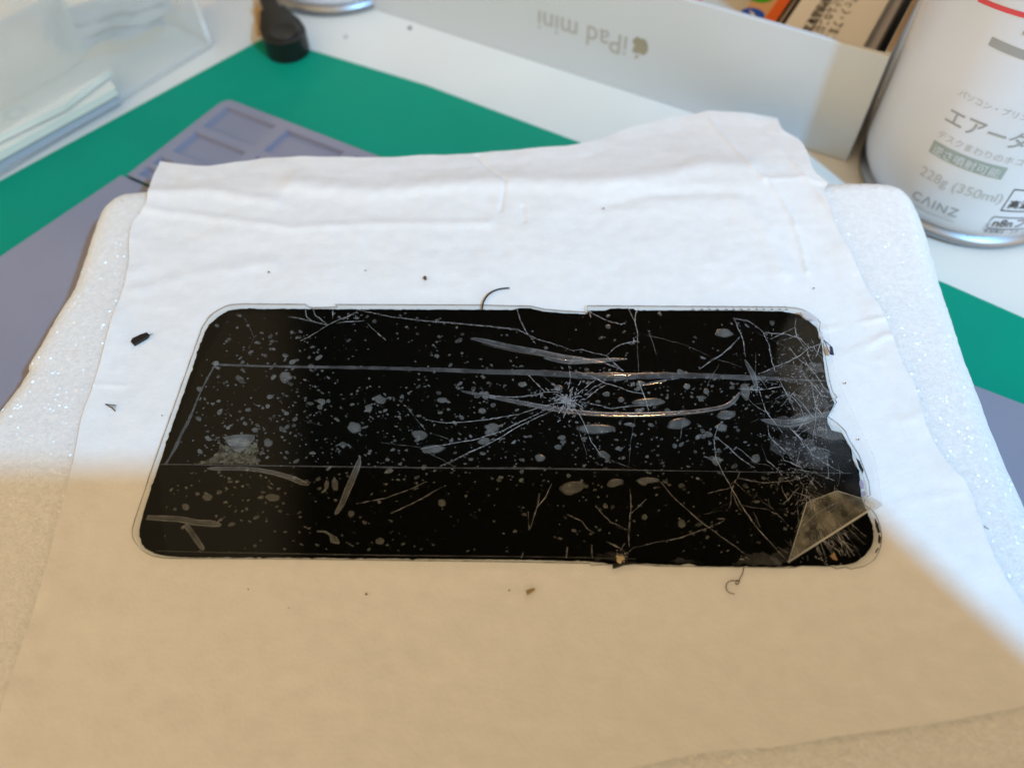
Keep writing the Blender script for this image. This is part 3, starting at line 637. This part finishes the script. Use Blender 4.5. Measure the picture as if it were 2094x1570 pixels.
# clouded areas around the shattered end
mb = MB()
for i_, pts in enumerate([[(1550,765),(1600,745),(1640,745),(1655,775),(1685,790),(1700,810),(1660,800),(1620,780),(1570,775)],[(1560,860),(1600,850),(1680,840),(1708,822),(1690,850),(1700,870),(1730,900),(1700,900),(1640,880),(1580,880)],
  [(1575,900),(1610,880),(1650,900),(1640,925),(1600,935),(1575,920)],[(1640,900),(1690,890),(1735,905),(1745,945),(1760,990),(1762,1025),(1700,1005),(1670,1020),(1650,990),(1665,950)],[(1600,890),(1660,900),(1700,930),(1680,960),(1620,950)],
  [(1570,1150),(1580,1130),(1610,1120),(1640,1125),(1610,1150)],[(1500,1155),(1520,1138),(1560,1128),(1590,1140),(1600,1155)],[(1650,745),(1680,740),(1690,760),(1660,765)],[(1215,1146),(1225,1133),(1250,1127),(1275,1130),(1282,1148)],[(1370,1150),(1395,1143),(1420,1145),(1440,1152)],[(1640,790),(1680,800),(1700,830),(1650,840),(1620,815)]]):
    poly_px(mb, pts, ZP+.00011+i_*.00001, 0, 4, 7, i_)
mb.build('shattered_haze', M['haze'], ps)
# clear chips along the rim
for pts in [[(1636,640),(1652,641),(1672,655),(1660,657),(1648,655),(1640,649)],[(1672,682),(1679,680),(1681,692),(1678,695),(1673,690)]]:
    mb = MB(); mb.prism(W2(pts), ZP+.0001, ZP+.0006); mb.build('glass_chip', M['spark'], ps)
# amber glue bead at lower right
mb = MB(); mb.add([at(1698,1136,ZP+.0002),at(1706,1128,ZP+.0004),at(1713,1146,ZP+.0002),at(1703,1143,ZP+.0006)], [(0,2,1),(0,3,2),(0,1,3)]); mb.build('glue_bead', mat('amber_glue', (.34,.21,.10), .3), ps)
mb = MB(); blob(mb, 1268, 1142, 10, 7, 10, z=ZP+.0001, dome=.3, rough=.3); mb.build('glue_bead', mat('cream_glue', (.42,.33,.19), .35), ps, smooth=True)
# lilac window spots near the right rim
for x, y, a, b_ in [(1762,990,4.5,10),(1766,1009,4.5,5)]:
    mb = MB(); blob(mb, x, y, a, b_, -12, z=ZP+.0001, rough=.05, n=18); mb.build('sensor_window', mat('lilac_window', (.36,.32,.46), .3), ps, smooth=True)
# torn dark slivers on the clear rim (lower right)
for pts in [[(1751,938),(1757,944),(1765,962),(1764,968),(1756,955)],[(1788,1060),(1795,1072),(1799,1090),(1795,1090),(1790,1076)],[(1796,1092),(1801,1100),(1799,1112),(1795,1108)],[(1793,1122),(1797,1120),(1791,1131),(1789,1129)]]:
    mb = MB(); mb.prism(W2(pts), ZP+.00005, ZP+.0003); mb.build('black_sliver', M['blackmatte'], ps)
# little ticks of black paint hanging into the clear rim at the top right
mb = MB()
for x in [1419,1437,1452,1468,1487,1502,1517,1533,1549,1563,1580,1596,1610]:
    mb.sheet(W2([(x-7,634),(x-1,632),(x+3,634)]), ZP+.00004); ribbon(mb, W2([(x-6,626),(x,634)]), .7*PXM, ZP+.00006)
for x in [1148,1168,1180,1240,1100,980,850]:
    pass
mb.build('paint_ticks', M['blackmatte'], ps)
# folded-over corner of the tape
def pz(a, b_, h): p = at(a, b_, ZP+h); return (p.x, p.y, p.z)
mb = MB()
fp = [pz(1612,1149,.0003), pz(1650,1027,.0022), pz(1712,1003,.0010), pz(1762,1019,.0004), pz(1779,1042,.0004), pz(1676,1036,.0016)]
mb.add(fp, [(0,5,1),(5,2,1),(5,3,2),(5,4,3),(0,4,5)])
fo_ = mb.build('folded_corner', M['flap'], ps)
mb = MB(); a, b_ = Vector(fp[0]), Vector(fp[4]); mb.tube([a+Vector((0,0,.00015)), a.lerp(b_,.5)+Vector((0,0,.0003)), b_+Vector((0,0,.0002))], .00022, 8); mb.tube([Vector(fp[0]), Vector(fp[1])], .00008, 6); mb.tube([Vector(fp[1]), Vector(fp[2]), Vector(fp[3])], .00007, 6)
mb.build('fold_rim', M['flapedge'], fo_, smooth=True)
mb = MB(); mb.sheet(W2([(1766,1020),(1780,1018),(1800,1030),(1803,1036),(1786,1046),(1776,1040)]), ZP+.0006); mb.build('tape_end', M['flapedge'], ps)

# ---------------------------------------------------------------- fragments on the tissue
ZT = TZ+.0006
G = 'tiny fragments scattered on the tissue'
def frag(name, pts, th, m_, label, cat='fragment', z=ZT):
    mb = MB(); mb.prism([(p.x,p.y) for p in (at(a,b,z) for a,b in pts)], z, z+th); return tag(mb.build(name, m_), label, cat, G)
mb = MB(); q = spline([Vector((a,b,0)) for a,b in [(986,632),(988,620),(994,608),(1003,599),(1015,593),(1028,590),(1042,589)]], 5)
mb.tube([at(p.x,p.y,ZT+.0004) for p in q], lambda t: .00018+.00006*math.sin(t*3), 8)
tag(mb.build('black_bristle', M['blackmatte'], smooth=True), 'thin curved black bristle touching the top edge of the phone glass', 'bristle', G)
frag('black_chip', [(270,702),(273,695),(290,687),(302,683),(307,687),(302,693),(285,703),(276,708)], .0007, M['blackmatte'], 'oblong black chip on the tissue at the upper left of the phone glass', 'chip')
mb = MB(); mb.add([at(302,684,ZT+.0006), at(304,686,ZT+.0006), at(315,681,ZT+.0003)], [(0,1,2)])
hair = mb.build('stray_fibre', M['blackmatte']); tag(hair, 'very short fibre at the tip of the oblong black chip', 'fibre', G)
m_sh = clear_mat('glass_shard', (.9,.9,.9), 1.2, .08, milk=.25, milkcol=(.8,.8,.82))
mb = MB(); a_, b_, c_, d_ = at(216,827,ZT), at(238,829,ZT), at(236,841,ZT), at(229,833,ZT+.0012)
mb.add([a_,b_,c_,d_], [(0,1,3),(1,2,3),(2,0,3),(0,2,1)]); mb.tube([a_+Vector((0,0,.0001)),d_,c_], .00010, 6, 1); mb.tube([a_+Vector((0,0,.0002)),b_+Vector((0,0,.0001))], .00008, 6, 1)
tag(mb.build('glass_shard', [m_sh, M['blackmatte']]), 'small clear triangular glass shard on tissue left of the phone glass', 'glass shard', G)
mb = MB(); o4 = [at(1684,697,ZP), at(1701,712,ZP), at(1704,727,ZP), at(1697,726,ZP)]
mb.add([p+Vector((0,0,.0003)) for p in o4], [(0,3,2,1)])
for a_, b_ in zip(o4, o4[1:]+o4[:1]): mb.tube([a_+Vector((0,0,.0003)), b_+Vector((0,0,.0003))], .0001, 6, 1)
mb.prism(W2([(1696,710),(1701,713),(1704,727),(1697,725)]), ZP+.0001, ZP+.0005, 1)
tag(mb.build('glass_shard', [m_sh, mat('dark_blue_edge', (.02,.02,.06), .3)]), 'clear shard with dark tip sticking out of the shattered right end', 'glass shard', G)
mb = MB(); q = spline([Vector((a,b,0)) for a,b in [(1521,1160),(1518,1172),(1512,1184),(1510,1192),(1505,1194),(1506,1186),(1512,1188),(1504,1187),(1494,1187),(1486,1193),(1485,1203),(1491,1211),(1502,1214)]], 5)
mb.tube([at(p.x,p.y,ZT+.0002) for p in q], .00009, 6)
tag(mb.build('curly_thread', mat('brown_thread', (.06,.035,.02), .6), smooth=True), 'thin curled brown thread hanging below the bottom edge of the glass', 'thread', G)
frag('black_tab', [(1252,1153),(1270,1151),(1300,1150),(1300,1153),(1275,1156),(1262,1161),(1253,1163)], .0006, M['blackmatte'], 'black adhesive scrap poking out under the bottom edge of the glass', 'scrap')
frag('gold_flake', [(1075,1209),(1083,1206),(1092,1204),(1094,1207),(1086,1212),(1078,1217)], .0006, mat('gold_flake', (.32,.24,.12), .3, .8), 'shiny yellowish flake below the phone glass on shaded tissue', 'flake')
frag('brown_crumb', [(867,566),(872,567),(873,572),(869,573),(866,570)], .0004, M['brown'], 'orange brown crumb on tissue above the phone glass', 'crumb')
for nm_, x, y, s, lab in [('dark_speck',550,557,2.6,'dark speck on tissue above the left end of the phone glass'),('dark_speck',748,554,1.8,'tiny grey speck on tissue left of the orange brown crumb'),('dark_speck',749,1215,3.0,'dark speck below the glass, left one of the pair near its middle'),('dark_speck',1041,1207,2.4,'dark speck just left of the shiny yellowish flake'),
    ('dark_speck',1234,427,2.0,'dark speck on the tissue near its far edge, above the phone glass'),('dark_speck',1664,590,1.8,'tiny speck on tissue above the right end of the glass'),('dark_speck',1728,784,2.2,'tiny speck on tissue right of the shattered end'),('dark_speck',1755,899,2.4,'short dark speck beside the lower right broken rim'),
    ('dark_speck',508,1205,1.8,'tiny speck on shaded tissue below the left end of the glass'),('dark_speck',591,1243,1.6,'faint speck farthest below the glass on shaded tissue'),('dark_speck',332,850,1.5,'tiny brown speck between glass shard and phone glass')]:
    rr = random.Random(int(x)); s *= .65; p = [(x+s*rr.uniform(.6,1.3)*math.cos(k), y+s*rr.uniform(.6,1.2)*math.sin(k)) for k in (0,1.2,2.3,3.5,4.6,5.5)]
    frag(nm_, p, .0003, M['brown'], lab, 'speck')
for x, y, lab in [(2016,1078,'short dark hair lying on white foam at the right edge')]:
    mb = MB(); mb.tube([at(x-4,y-3,T+.0004), at(x,y,T+.0006), at(x+5,y+3,T+.0004)], .00008, 6); tag(mb.build('stray_hair', M['blackmatte']), lab, 'hair', G)

# ---------------------------------------------------------------- text helper
def text_mesh(body, size, spacing=1.0, bold=0):
    c = bpy.data.curves.new('t', 'FONT'); c.body = body; c.size = size; c.space_character = spacing; c.offset = bold; c.resolution_u = 4; c.fill_mode = 'FRONT'
    o = bpy.data.objects.new('t', c); COL.objects.link(o); bpy.context.view_layer.update()
    me = bpy.data.meshes.new_from_object(o.evaluated_get(bpy.context.evaluated_depsgraph_get())); bpy.data.objects.remove(o); bpy.data.curves.remove(c)
    vs = [tuple(v.co) for v in me.vertices]; fs = [tuple(p.vertices) for p in me.polygons]; bpy.data.meshes.remove(me); return vs, fs
def text_obj(name, body, width, material, parent, fn, height=None, spacing=1.0, bold=0):
    """lay text of a given total width (m) with fn(x, y) -> point"""
    vs, fs = text_mesh(body, 1.0, spacing, bold)
    x0 = min(v[0] for v in vs); x1 = max(v[0] for v in vs); s = width/(x1-x0)
    sy = s if height is None else height
    mb = MB(); mb.add([fn((v[0]-x0)*s, v[1]*(s if height is None else height)) for v in vs], fs)
    return mb.build(name, material, parent)

# ---------------------------------------------------------------- white box tray
B = Vector((.1113,.2100,0)); DB = Vector((-.8603,.5098,0)); NB = Vector((.5098,.8603,0))
bx = empty('product_box', (B.x,B.y,0), 'open white product box with upside down lettering, holding a phone and a card', 'box')
def bp_(s, n, z): p = B+DB*s+NB*n; return Vector((p.x,p.y,z))
LB, WB, HB, th = .206, .135, .0383, .0018
def wall(mbx, s0, s1, n0, n1, z0, z1, mi=0):
    vs = [bp_(s,n,z) for z in (z0,z1) for s,n in ((s0,n0),(s1,n0),(s1,n1),(s0,n1))]
    mbx.add(vs, [(0,1,2,3),(7,6,5,4),(4,5,1,0),(5,6,2,1),(6,7,3,2),(7,4,0,3)], mi)
mb = MB(); wall(mb, 0, LB, 0, th, .0001, HB); mb.build('front_wall', M['box'], bx, bevel=.0003, fix=True)
mb = MB(); wall(mb, 0, th, th+.0002, WB, .0001, HB+.0001); mb.build('side_wall', M['box'], bx, bevel=.0003, fix=True)
mb = MB(); wall(mb, LB-th, LB, th+.0002, WB, .0001, HB+.0001); mb.build('side_wall', M['box'], bx, bevel=.0003, fix=True)
mb = MB(); wall(mb, th+.0002, LB-th-.0002, WB-th, WB, .0001, HB); mb.build('back_wall', M['box'], bx, bevel=.0003, fix=True)
mb = MB(); wall(mb, th+.0002, LB-th-.0002, th+.0002, WB-th-.0002, .0001, .0018); mb.build('box_floor', M['black'], bx, fix=True)
mb = MB(); wall(mb, .0002, th-.0002, th+.0004, WB-.002, HB+.00012, HB+.0005); mb.build('cut_edge', M['kraft'], bx, fix=True)
text_obj('lettering', 'iPad mini', .0345, M['greytext'], bx, lambda x, y: bp_(.0815+x, -.0001, .0203-y*1.08))
# fruit-shaped emblem, upside down
def emblem():
    o_ = [(0,.36),(.10,.42),(.26,.44),(.40,.36),(.50,.22)]
    prof_ = [(0,.36),(.14,.42),(.28,.43),(.42,.33)]                       # right shoulder
    bite = [(.36,.20),(.31,.06),(.36,-.08),(.46,-.17)]
    right = [(.40,-.32),(.30,-.46),(.18,-.52),(.08,-.49),(0,-.47)]
    left = [(-.08,-.49),(-.18,-.52),(-.30,-.46),(-.42,-.28),(-.48,-.06),(-.47,.14),(-.38,.32),(-.24,.42),(-.10,.40)]
    return prof_+bite+right+left
def leaf(): return [(0,.48),(.02,.62),(.12,.72),(.22,.76),(.20,.63),(.12,.53)]
mb = MB()
for outline in (emblem(), leaf()):
    ep = [bp_(.0767-x*-.0063, -.0001, .0182-y*.0063) for x, y in outline]
    tri = tessellate_polygon([[Vector((x,y,0)) for x, y in outline]]); mb.add(ep, tri)
mb.build('emblem', M['gold'], bx)

# phone lying in the box, screen up
phz = .0265
ph = empty('phone_in_box', tuple(bp_(.060,.03,phz-.008)), 'phone with orange home screen lying face up inside the white box', 'phone')
def qd(mbx, s0, s1, n0, n1, z, mi=0): mbx.add([bp_(s0,n0,z),bp_(s0,n1,z),bp_(s1,n1,z),bp_(s1,n0,z)], [(0,1,2,3)], mi)
mb = MB(); wall(mb, .0364, .108, .0045, .128, phz-.008, phz); mb.build('phone_body', M['darkglass'], ph, bevel=.0015, fix=True)
mb = MB(); wall(mb, .0370, .0378, .006, .126, phz, phz+.0004); mb.build('bright_frame', M['steel'], ph, fix=True)
mb = MB(); qd(mb, .0388, .106, .006, .126, phz+.0003, 0); qd(mb, .0388, .0425, .006, .126, phz+.0005, 1); qd(mb, .0425, .0500, .006, .07, phz+.0005, 2); qd(mb, .078, .106, .006, .126, phz+.0005, 2)
mb.build('home_screen', [M['cream'], M['orange'], M['peach']], ph)
def icon(s, n, r_, m_, name):
    mb = MB(); vs = [bp_(s+r_*math.cos(a), n+r_*math.sin(a), phz+.0007) for a in [2*math.pi*k/20 for k in range(20)]]; mb.add(vs, [tuple(range(20))]); o = mb.build(name, m_, ph); return o
i1 = icon(.0468,.0215,.0040,M['iconblue'],'compass_icon'); i2 = icon(.0484,.0335,.0042,M['icongreen'],'message_icon')
mb = MB(); mb.add([bp_(.0448,.0196,phz+.0009), bp_(.0472,.0211,phz+.0009), bp_(.0488,.0234,phz+.0009), bp_(.0464,.0219,phz+.0009)], [(0,1,2,3)]); mb.build('needle', M['iconwhite'], i1)
mb = MB(); mb.add([bp_(.0484+.0024*math.cos(a), .0337+.0018*math.sin(a), phz+.0009) for a in [2*math.pi*k/14 for k in range(14)]], [tuple(range(14))]); mb.build('speech_bubble', M['iconwhite'], i2)
icon(.0690,.0215,.0042,M['iconred'],'red_icon'); icon(.0700,.0335,.0042,M['iconwhite'],'white_icon')
# white card with vertical writing
cd = empty('leaflet', tuple(bp_(.022,.03,.0262)), 'white leaflet with columns of small Japanese text standing in the box', 'leaflet')
cz = .0285
mb = MB(); wall(mb, .0095, .0352, .0045, .118, cz-.012, cz); mb.build('card', M['white'], cd, bevel=.0003, fix=True)
for s_, tx, bo, k_ in [(.0290,'末端保護部品用紙案内図面',.03,.046),(.0255,'まつてはこのように、り',0,.044),(.0215,'さいこまて・くって',0,.038)]:
    text_obj('printed_column', tx, k_, M['printdark'], cd, lambda x, y, s_=s_: bp_(s_-y*.9, .0075+x, cz+.0003), bold=bo)
mb = MB(); wall(mb, .0062, .0092, .005, .118, cz-.012, cz-.004); tag(mb.build('plastic_strip', M['tray'], fix=True), 'grey plastic strip wedged beside the leaflet inside the white box', 'strip')

# ---------------------------------------------------------------- air duster can
CC = Vector((.1455,.2005,0)); CR = .0325
cn = empty('spray_can', (CC.x,CC.y,0), 'white air duster spray can printed 228g (350ml), at the right edge', 'spray can')
mb = MB(); mb.lathe([(.0295,.0035),(.0300,.0042),(.0310,.0060),(.0320,.0088),(.0325,.0125),(.0325,.150),(.0318,.156),(.027,.166),(.016,.172)], CC); mb.build('can_body', M['can'], cn, smooth=True)
mb = MB(); mb.lathe([(.0285,.0008),(.0300,.0003),(.0312,.0006),(.0318,.0016),(.0316,.0027),(.0306,.0034),(.0296,.0040)], CC); mb.build('bottom_rim', M['steel'], cn, smooth=True)
mb = MB(); mb.lathe([(.0160,.172),(.0165,.174),(.0165,.188),(.012,.195),(.0005,.196)], CC, 48); mb.build('nozzle_cap', M['white'], cn, smooth=True)
def oncan(deg0, z0, off=.00012):
    def fn(x, y): a = R(deg0)+x/CR; return Vector((CC.x+(CR+off)*math.cos(a), CC.y+(CR+off)*math.sin(a), z0+y))
    return fn
def bar(mbx, d0, d1, z0, z1, off=.0001, slope=0):
    k = 24; vs = []
    for i in range(k+1):
        a = R(d0+(d1-d0)*i/k); zz = slope*i/k
        for z in (z0+zz, z1+zz): vs.append((CC.x+(CR+off)*math.cos(a), CC.y+(CR+off)*math.sin(a), z))
    mbx.add(vs, [(2*i,2*i+2,2*i+3,2*i+1) for i in range(k)])
DW = CR*R(1)
text_obj('small_print', 'パソコン・プリンタ・家電', .0275, M['printlight'], cn, oncan(-145.2,.0452))
text_obj('product_title', 'エアーダスター', .0385, M['print'], cn, oncan(-145.5,.0372), bold=.012)
text_obj('small_print', 'デスクまわりのホコリ取りに', .0335, M['printlight'], cn, oncan(-145.2,.0322))
mb = MB(); bar(mb, -145.5, -109.5, .0268, .0308); mb.build('label_band', M['printgreen'], cn)
text_obj('band_lettering', '逆さ噴射可能', .0185, M['can'], cn, oncan(-144,.0275,.0003))
text_obj('volume_print', '228g (350ml)', .0232, M['printlight'], cn, oncan(-144.5,.0192))
text_obj('brand_print', 'CΛINZ', .0136, M['print'], cn, oncan(-142.5,.0111), spacing=1.15, bold=.01)
mb = MB(); bar(mb, -141.5, -118, .0092, .00945); mb.build('underline', M['print'], cn)
mb = MB(); bar(mb, -157, -100, .0675, .0687, slope=.004); mb.build('red_line', M['red'], cn)
mb = MB(); bar(mb, -143.5, -118, .0600, .0622); mb.build('grey_band', M['print'], cn)
mb = MB(); bar(mb, -133, -129, .0655, .0667); mb.build('grey_tick', M['print'], cn)
mb = MB(); bar(mb, -101.5, -101.0, .0165, .0245); bar(mb, -101.5, -70, .0165, .0169); bar(mb, -101.5, -70, .0241, .0245); mb.build('caution_frame', M['printdark'], cn)
text_obj('caution_print', '高温注意', .012, M['printdark'], cn, oncan(-99.5,.0180), bold=.02)
def rrect(d0, d1, z0, z1, wd, n=6):
    pts = []; r_ = .0009; rd = math.degrees(r_/CR)
    for cxx, czz, a0 in ((d1-rd, z1-r_, 0), (d0+rd, z1-r_, 90), (d0+rd, z0+r_, 180), (d1-rd, z0+r_, 270)):
        for i in range(n+1): a = R(a0+90*i/n); pts.append((cxx+rd*math.cos(a), czz+r_*math.sin(a)))
    mb = MB(); P3 = [Vector((CC.x+(CR+.00015)*math.cos(R(d)), CC.y+(CR+.00015)*math.sin(R(d)), z)) for d, z in densify([Vector((a,b,0)) for a,b in pts], 1.5) for d, z in [(d, z)]] if False else None
    q = []
    for i in range(len(pts)):
        a, b_ = pts[i], pts[(i+1)%len(pts)]; k = max(1, int(abs(b_[0]-a[0])/2))
        q += [(a[0]+(b_[0]-a[0])*j/k, a[1]+(b_[1]-a[1])*j/k) for j in range(k)]
    mb.tube([Vector((CC.x+(CR+.00008)*math.cos(R(d)), CC.y+(CR+.00008)*math.sin(R(d)), z)) for d, z in q+q[:1]], wd, 6); return mb
rrect(-103,-82,.0098,.0142,.00013).build('recycling_frame', M['printdark'], cn)
text_obj('recycling_mark', 'n8nフ', .0088, M['printdark'], cn, oncan(-101,.0108), bold=.01)
text_obj('caution_print', '識別表示・スチール', .0125, M['printdark'], cn, oncan(-103,.0082), bold=.02)

# ---------------------------------------------------------------- second canister behind
K = Vector((-.0700,.3325,0)); kr = .0318
kn = empty('white_canister', (K.x,K.y,0), 'white round canister with steel bottom rim behind the black rubber stopper', 'canister')
mb = MB(); mb.lathe([(kr-.003,.0035),(kr-.0022,.0042),(kr-.0008,.0065),(kr,.011),(kr,.12),(kr-.006,.13),(.01,.134),(.0002,.134)], K); mb.build('canister_body', M['can'], kn, smooth=True)
mb = MB(); mb.lathe([(kr-.004,.0008),(kr-.0022,.0003),(kr-.0006,.0012),(kr-.0008,.0027),(kr-.003,.0040)], K); mb.build('bottom_rim', M['steel'], kn, smooth=True)

# ---------------------------------------------------------------- black rubber stopper and wooden stick
a = Vector(at(580,82,.010)); st = empty('rubber_stopper', (a.x,a.y,.002), 'black teardrop shaped rubber stopper standing on corner of green mat', 'stopper')
c1 = at(581,70,.009); c2 = at(556,12,.012)
ax_ = (Vector((c2.x-c1.x, c2.y-c1.y, 0))); ln = ax_.length; ax_.normalize(); ay_ = Vector((-ax_.y, ax_.x, 0))
ol_ = []
for k_ in range(25): th_ = math.pi/2+math.pi*k_/24; ol_.append((math.cos(th_)*.0080, math.sin(th_)*.0080))
ol_ += [(.006,-.0076),(.012,-.0058),(.018,-.0045),(ln+.002,-.0032),(ln+.012,-.003),(ln+.012,.003),(ln+.002,.0032),(.018,.0045),(.012,.0058),(.006,.0076)]
mb = MB(); mb.prism([(c1.x+ax_.x*u+ay_.x*v, c1.y+ax_.y*u+ay_.y*v) for u, v in ol_], .0021, .0098); mb.build('stopper_body', M['black'], st, bevel=.0022)
mb = MB(); mb.lathe([(.0056,.0099),(.0056,.0102),(.0052,.0104),(.0046,.0102),(.0002,.0101)], (c1.x,c1.y,0), 40); mb.build('raised_ring', M['black'], st, smooth=True)
a, b_ = at(533,70,.001), at(524,-40,.001); d = (b_-a).normalized(); k_ = Vector((-d.y,d.x,0))*.0014
mb = MB(); mb.prism([(p.x,p.y) for p in (a-k_, a+k_, b_+k_, b_-k_)], .0001, .0016)
tag(mb.build('wooden_stick', M['wood']), 'pale wooden stick on the desk beside the black rubber stopper', 'stick')
for i_, (x, y) in enumerate([(838,58),(707,76)]):
    p = at(x,y,.0003); mb = MB(); mb.prism([(p.x+.0007*math.cos(k)*(1+.3*math.sin(3*k)), p.y+.0007*math.sin(k)) for k in [i*.7 for i in range(9)]], .0001, .0006)
    tag(mb.build('desk_crumb', [M['brown'], M['tray']][i_]), ['dark crumb on the desk close to the white box','pale grey crumb on the desk near the white canister'][i_], 'crumb', 'crumbs on the desk')

# ---------------------------------------------------------------- translucent container with things inside
K0 = Vector((-.1121,.2832,0)); K1 = Vector((-.1678,.2106,0)); D2 = (K1-K0).normalized(); N2 = Vector((D2.y,-D2.x,0)); N2 = N2 if N2.x < 0 else -N2
ct = empty('plastic_container', (K0.x,K0.y,0), 'milky translucent plastic container full of papers, at the top left', 'container')
def kp(s, n, z): p = K0+D2*s+N2*n; return Vector((p.x,p.y,z))
def kwall(mbx, s0, s1, n0, n1, z0, z1, lean=0):
    vs = [kp(s, n, z) for z in (z0,z1) for s,n in ((s0,n0),(s1,n0),(s1,n1),(s0,n1))]
    mbx.add(vs, [(0,1,2,3),(7,6,5,4),(4,5,1,0),(5,6,2,1),(6,7,3,2),(7,4,0,3)])
mb = MB(); kwall(mb, .0, .21, 0, .0012, .001, .075); mb.build('front_wall', M['pp'], ct, fix=True)
mb = MB(); kwall(mb, .0, .0012, .0014, .15, .001, .075); mb.build('end_wall', M['pp'], ct, fix=True)
mb = MB(); kwall(mb, .0014, .21, .0014, .15, .0006, .0018); mb.build('container_floor', mat('milky_floor', (.85,.85,.80), .4), ct, fix=True)
mb = MB(); mb.tube([kp(-.0003,.15,.0012), kp(-.0003,.001,.0012), kp(.001,-.0003,.0012), kp(.21,-.0003,.0012)], .0011, 8); mb.build('base_rib', M['pp'], ct, smooth=True)
mb = MB(); mb.tube([kp(.0006,.0006,.001), kp(.0006,.0006,.075)], .0014, 8); mb.build('corner_rib', M['pp'], ct, smooth=True)
def slabpx(name, pts, z0, z1, m_, label, cat, bev=.0003, parent=None):
    mb = MB(); mb.prism([(p.x,p.y) for p in (at(a,b,z1) for a,b in pts)], z0, z1); o = mb.build(name, m_, parent, bevel=bev); 
    if label: tag(o, label, cat)
    return o
slabpx('booklet', [(-140,400),(240,190),(222,160),(60,190),(-140,280)], .0020, .0060, M['papergrey'], 'blue grey booklet lowest in the milky container', 'booklet')
slabpx('booklet', [(-150,392),(236,180),(215,150),(60,175),(-150,270)], .0062, .0090, M['paperold'], 'cream booklet above the blue grey one inside the milky container', 'booklet')
slabpx('booklet', [(-150,350),(130,215),(226,142),(200,118),(40,140),(-150,225)], .0100, .0120, M['paperold'], 'cream paper lying uppermost under the clear inner box', 'paper')
mb = MB(); mb.tube([at(30,232,.0123)+Vector((.003*math.cos(k),.003*math.sin(k),.0001)) for k in [i*.5 for i in range(13)]], .0002, 5); tag(mb.build('rubber_band', M['papergrey']), 'small pale ring mark on the cream paper in the container', 'ring')
# clear inner box
ib = empty('inner_box', tuple(kp(.08,.05,.013)), 'clear bluish rounded plastic box resting on papers inside the milky container', 'box')
c_ = at(184,112,.016); e_ = at(-120,272,.016); dI = (e_-c_); dI.z = 0; LI = dI.length; dI.normalize(); nI = Vector((dI.y,-dI.x,0)); nI = nI if nI.y > 0 else -nI
fpr = [(LI,0),(.012,0),(.006,.0008),(.002,.003),(0,.008),(0,.07),(LI,.07)]
def ring_at(z, off): return [Vector((c_.x,c_.y,0))+dI*(s+(-off if s < .02 else 0))+nI*(n-(off if n < .01 else 0))+Vector((0,0,z)) for s, n in spline([Vector((a,b,0)) for a,b in fpr], 5) for s, n in [(s, n)]] if False else [Vector((c_.x,c_.y,0))+dI*(p.x-off)+nI*(p.y-off)+Vector((0,0,z)) for p in spline([Vector((a,b,0)) for a,b in fpr], 5)]
levels = [(.0125,-.003),(.0135,-.001),(.016,0),(.036,.0012),(.0365,.0030),(.039,.0032)]
vs = []; n_ = 0
for z, of in levels: r_ = ring_at(z, of); n_ = len(r_); vs += r_
mb = MB(); mb.add(vs, [(a*n_+i, a*n_+i+1, (a+1)*n_+i+1, (a+1)*n_+i) for a in range(len(levels)-1) for i in range(n_-1)]); mb.build('box_shell', M['ppin'], ib, smooth=True)
mb = MB(); mb.tube(ring_at(.039,.0034), .0008, 6); mb.build('box_rim', M['ppin'], ib, smooth=True)
# plastic pouches behind it
rp = random.Random(3)
for i_, (x, y, l, a, lab) in enumerate([(215,20,.040,-16,'bluish plastic sleeve, farthest of those in the container'),(225,45,.045,-15,'grey blue plastic sleeve in the middle of the pile in the container'),(228,70,.038,-18,'narrow pale plastic sleeve nearest in the milky container'),(250,8,.05,-12,'long bluish sleeve along the end wall of the container')]):
    z = .020-.003*i_; p0 = at(x,y,z); d = Vector((math.cos(R(-a+8)), math.sin(R(-a+8)), 0)); k_ = Vector((-d.y,d.x,0)); mb = MB(); vs = []
    for j in range(9):
        for q in range(4): vs.append(p0+d*(j/8-.5)*l+k_*(q/3-.5)*.010+Vector((0,0,.0012*math.sin(j*1.7+q*2+i_)+.001*(q%2))))
    mb.add(vs, [(j*4+q, j*4+q+1, (j+1)*4+q+1, (j+1)*4+q) for j in range(8) for q in range(3)])
    tag(mb.build('plastic_sleeve', M['pouch'] if i_ % 2 == 0 else M['papergrey']), lab, 'sleeve', 'plastic sleeves in the container')
mb = MB(); p0 = at(235,80,.012); p1 = at(262,68,.012); mb.tube([p0,p1], .0016, 8); tag(mb.build('white_tube', M['white'], smooth=True), 'short white tube beside the sleeves in the container', 'tube')

# ---------------------------------------------------------------- the phone that takes the picture (its shadow falls on the foreground)
fwd = (RM @ Vector((0,0,-1))).normalized(); upv = (RM @ Vector((0,1,0))).normalized(); rt = (RM @ Vector((1,0,0))).normalized()
def rr(x0, x1, y0, y1, r_, n=8):
    o_ = []
    for cx_, cy_, a0 in ((x1-r_,y1-r_,0),(x0+r_,y1-r_,90),(x0+r_,y0+r_,180),(x1-r_,y0+r_,270)):
        for i in range(n+1): a = R(a0+90*i/n); o_.append((cx_+r_*math.cos(a), cy_+r_*math.sin(a)))
    return o_
o2 = [(.143,.0025),(.150,-.001),(.170,-.040),(.171,-.048),(.171,-.068),(.166,-.0755)]
o2 = o2[::-1]+rr(-.016,.1,.0025-.078,.0025,.014)[9:27]; base = Vector((0,0,HC))-fwd*.012
mb = MB(); n_ = len(o2); lo = [base+rt*x+upv*y for x, y in o2]; hi = [p-fwd*.008 for p in lo]
mb.add(lo+hi, [tuple(range(n_)), tuple(range(n_, 2*n_))[::-1]]+[(i,(i+1)%n_,n_+(i+1)%n_,n_+i) for i in range(n_)])
tag(mb.build('camera_phone', M['black'], fix=True), 'black phone held over the desk in front of the lamp, shading the foreground', 'phone')
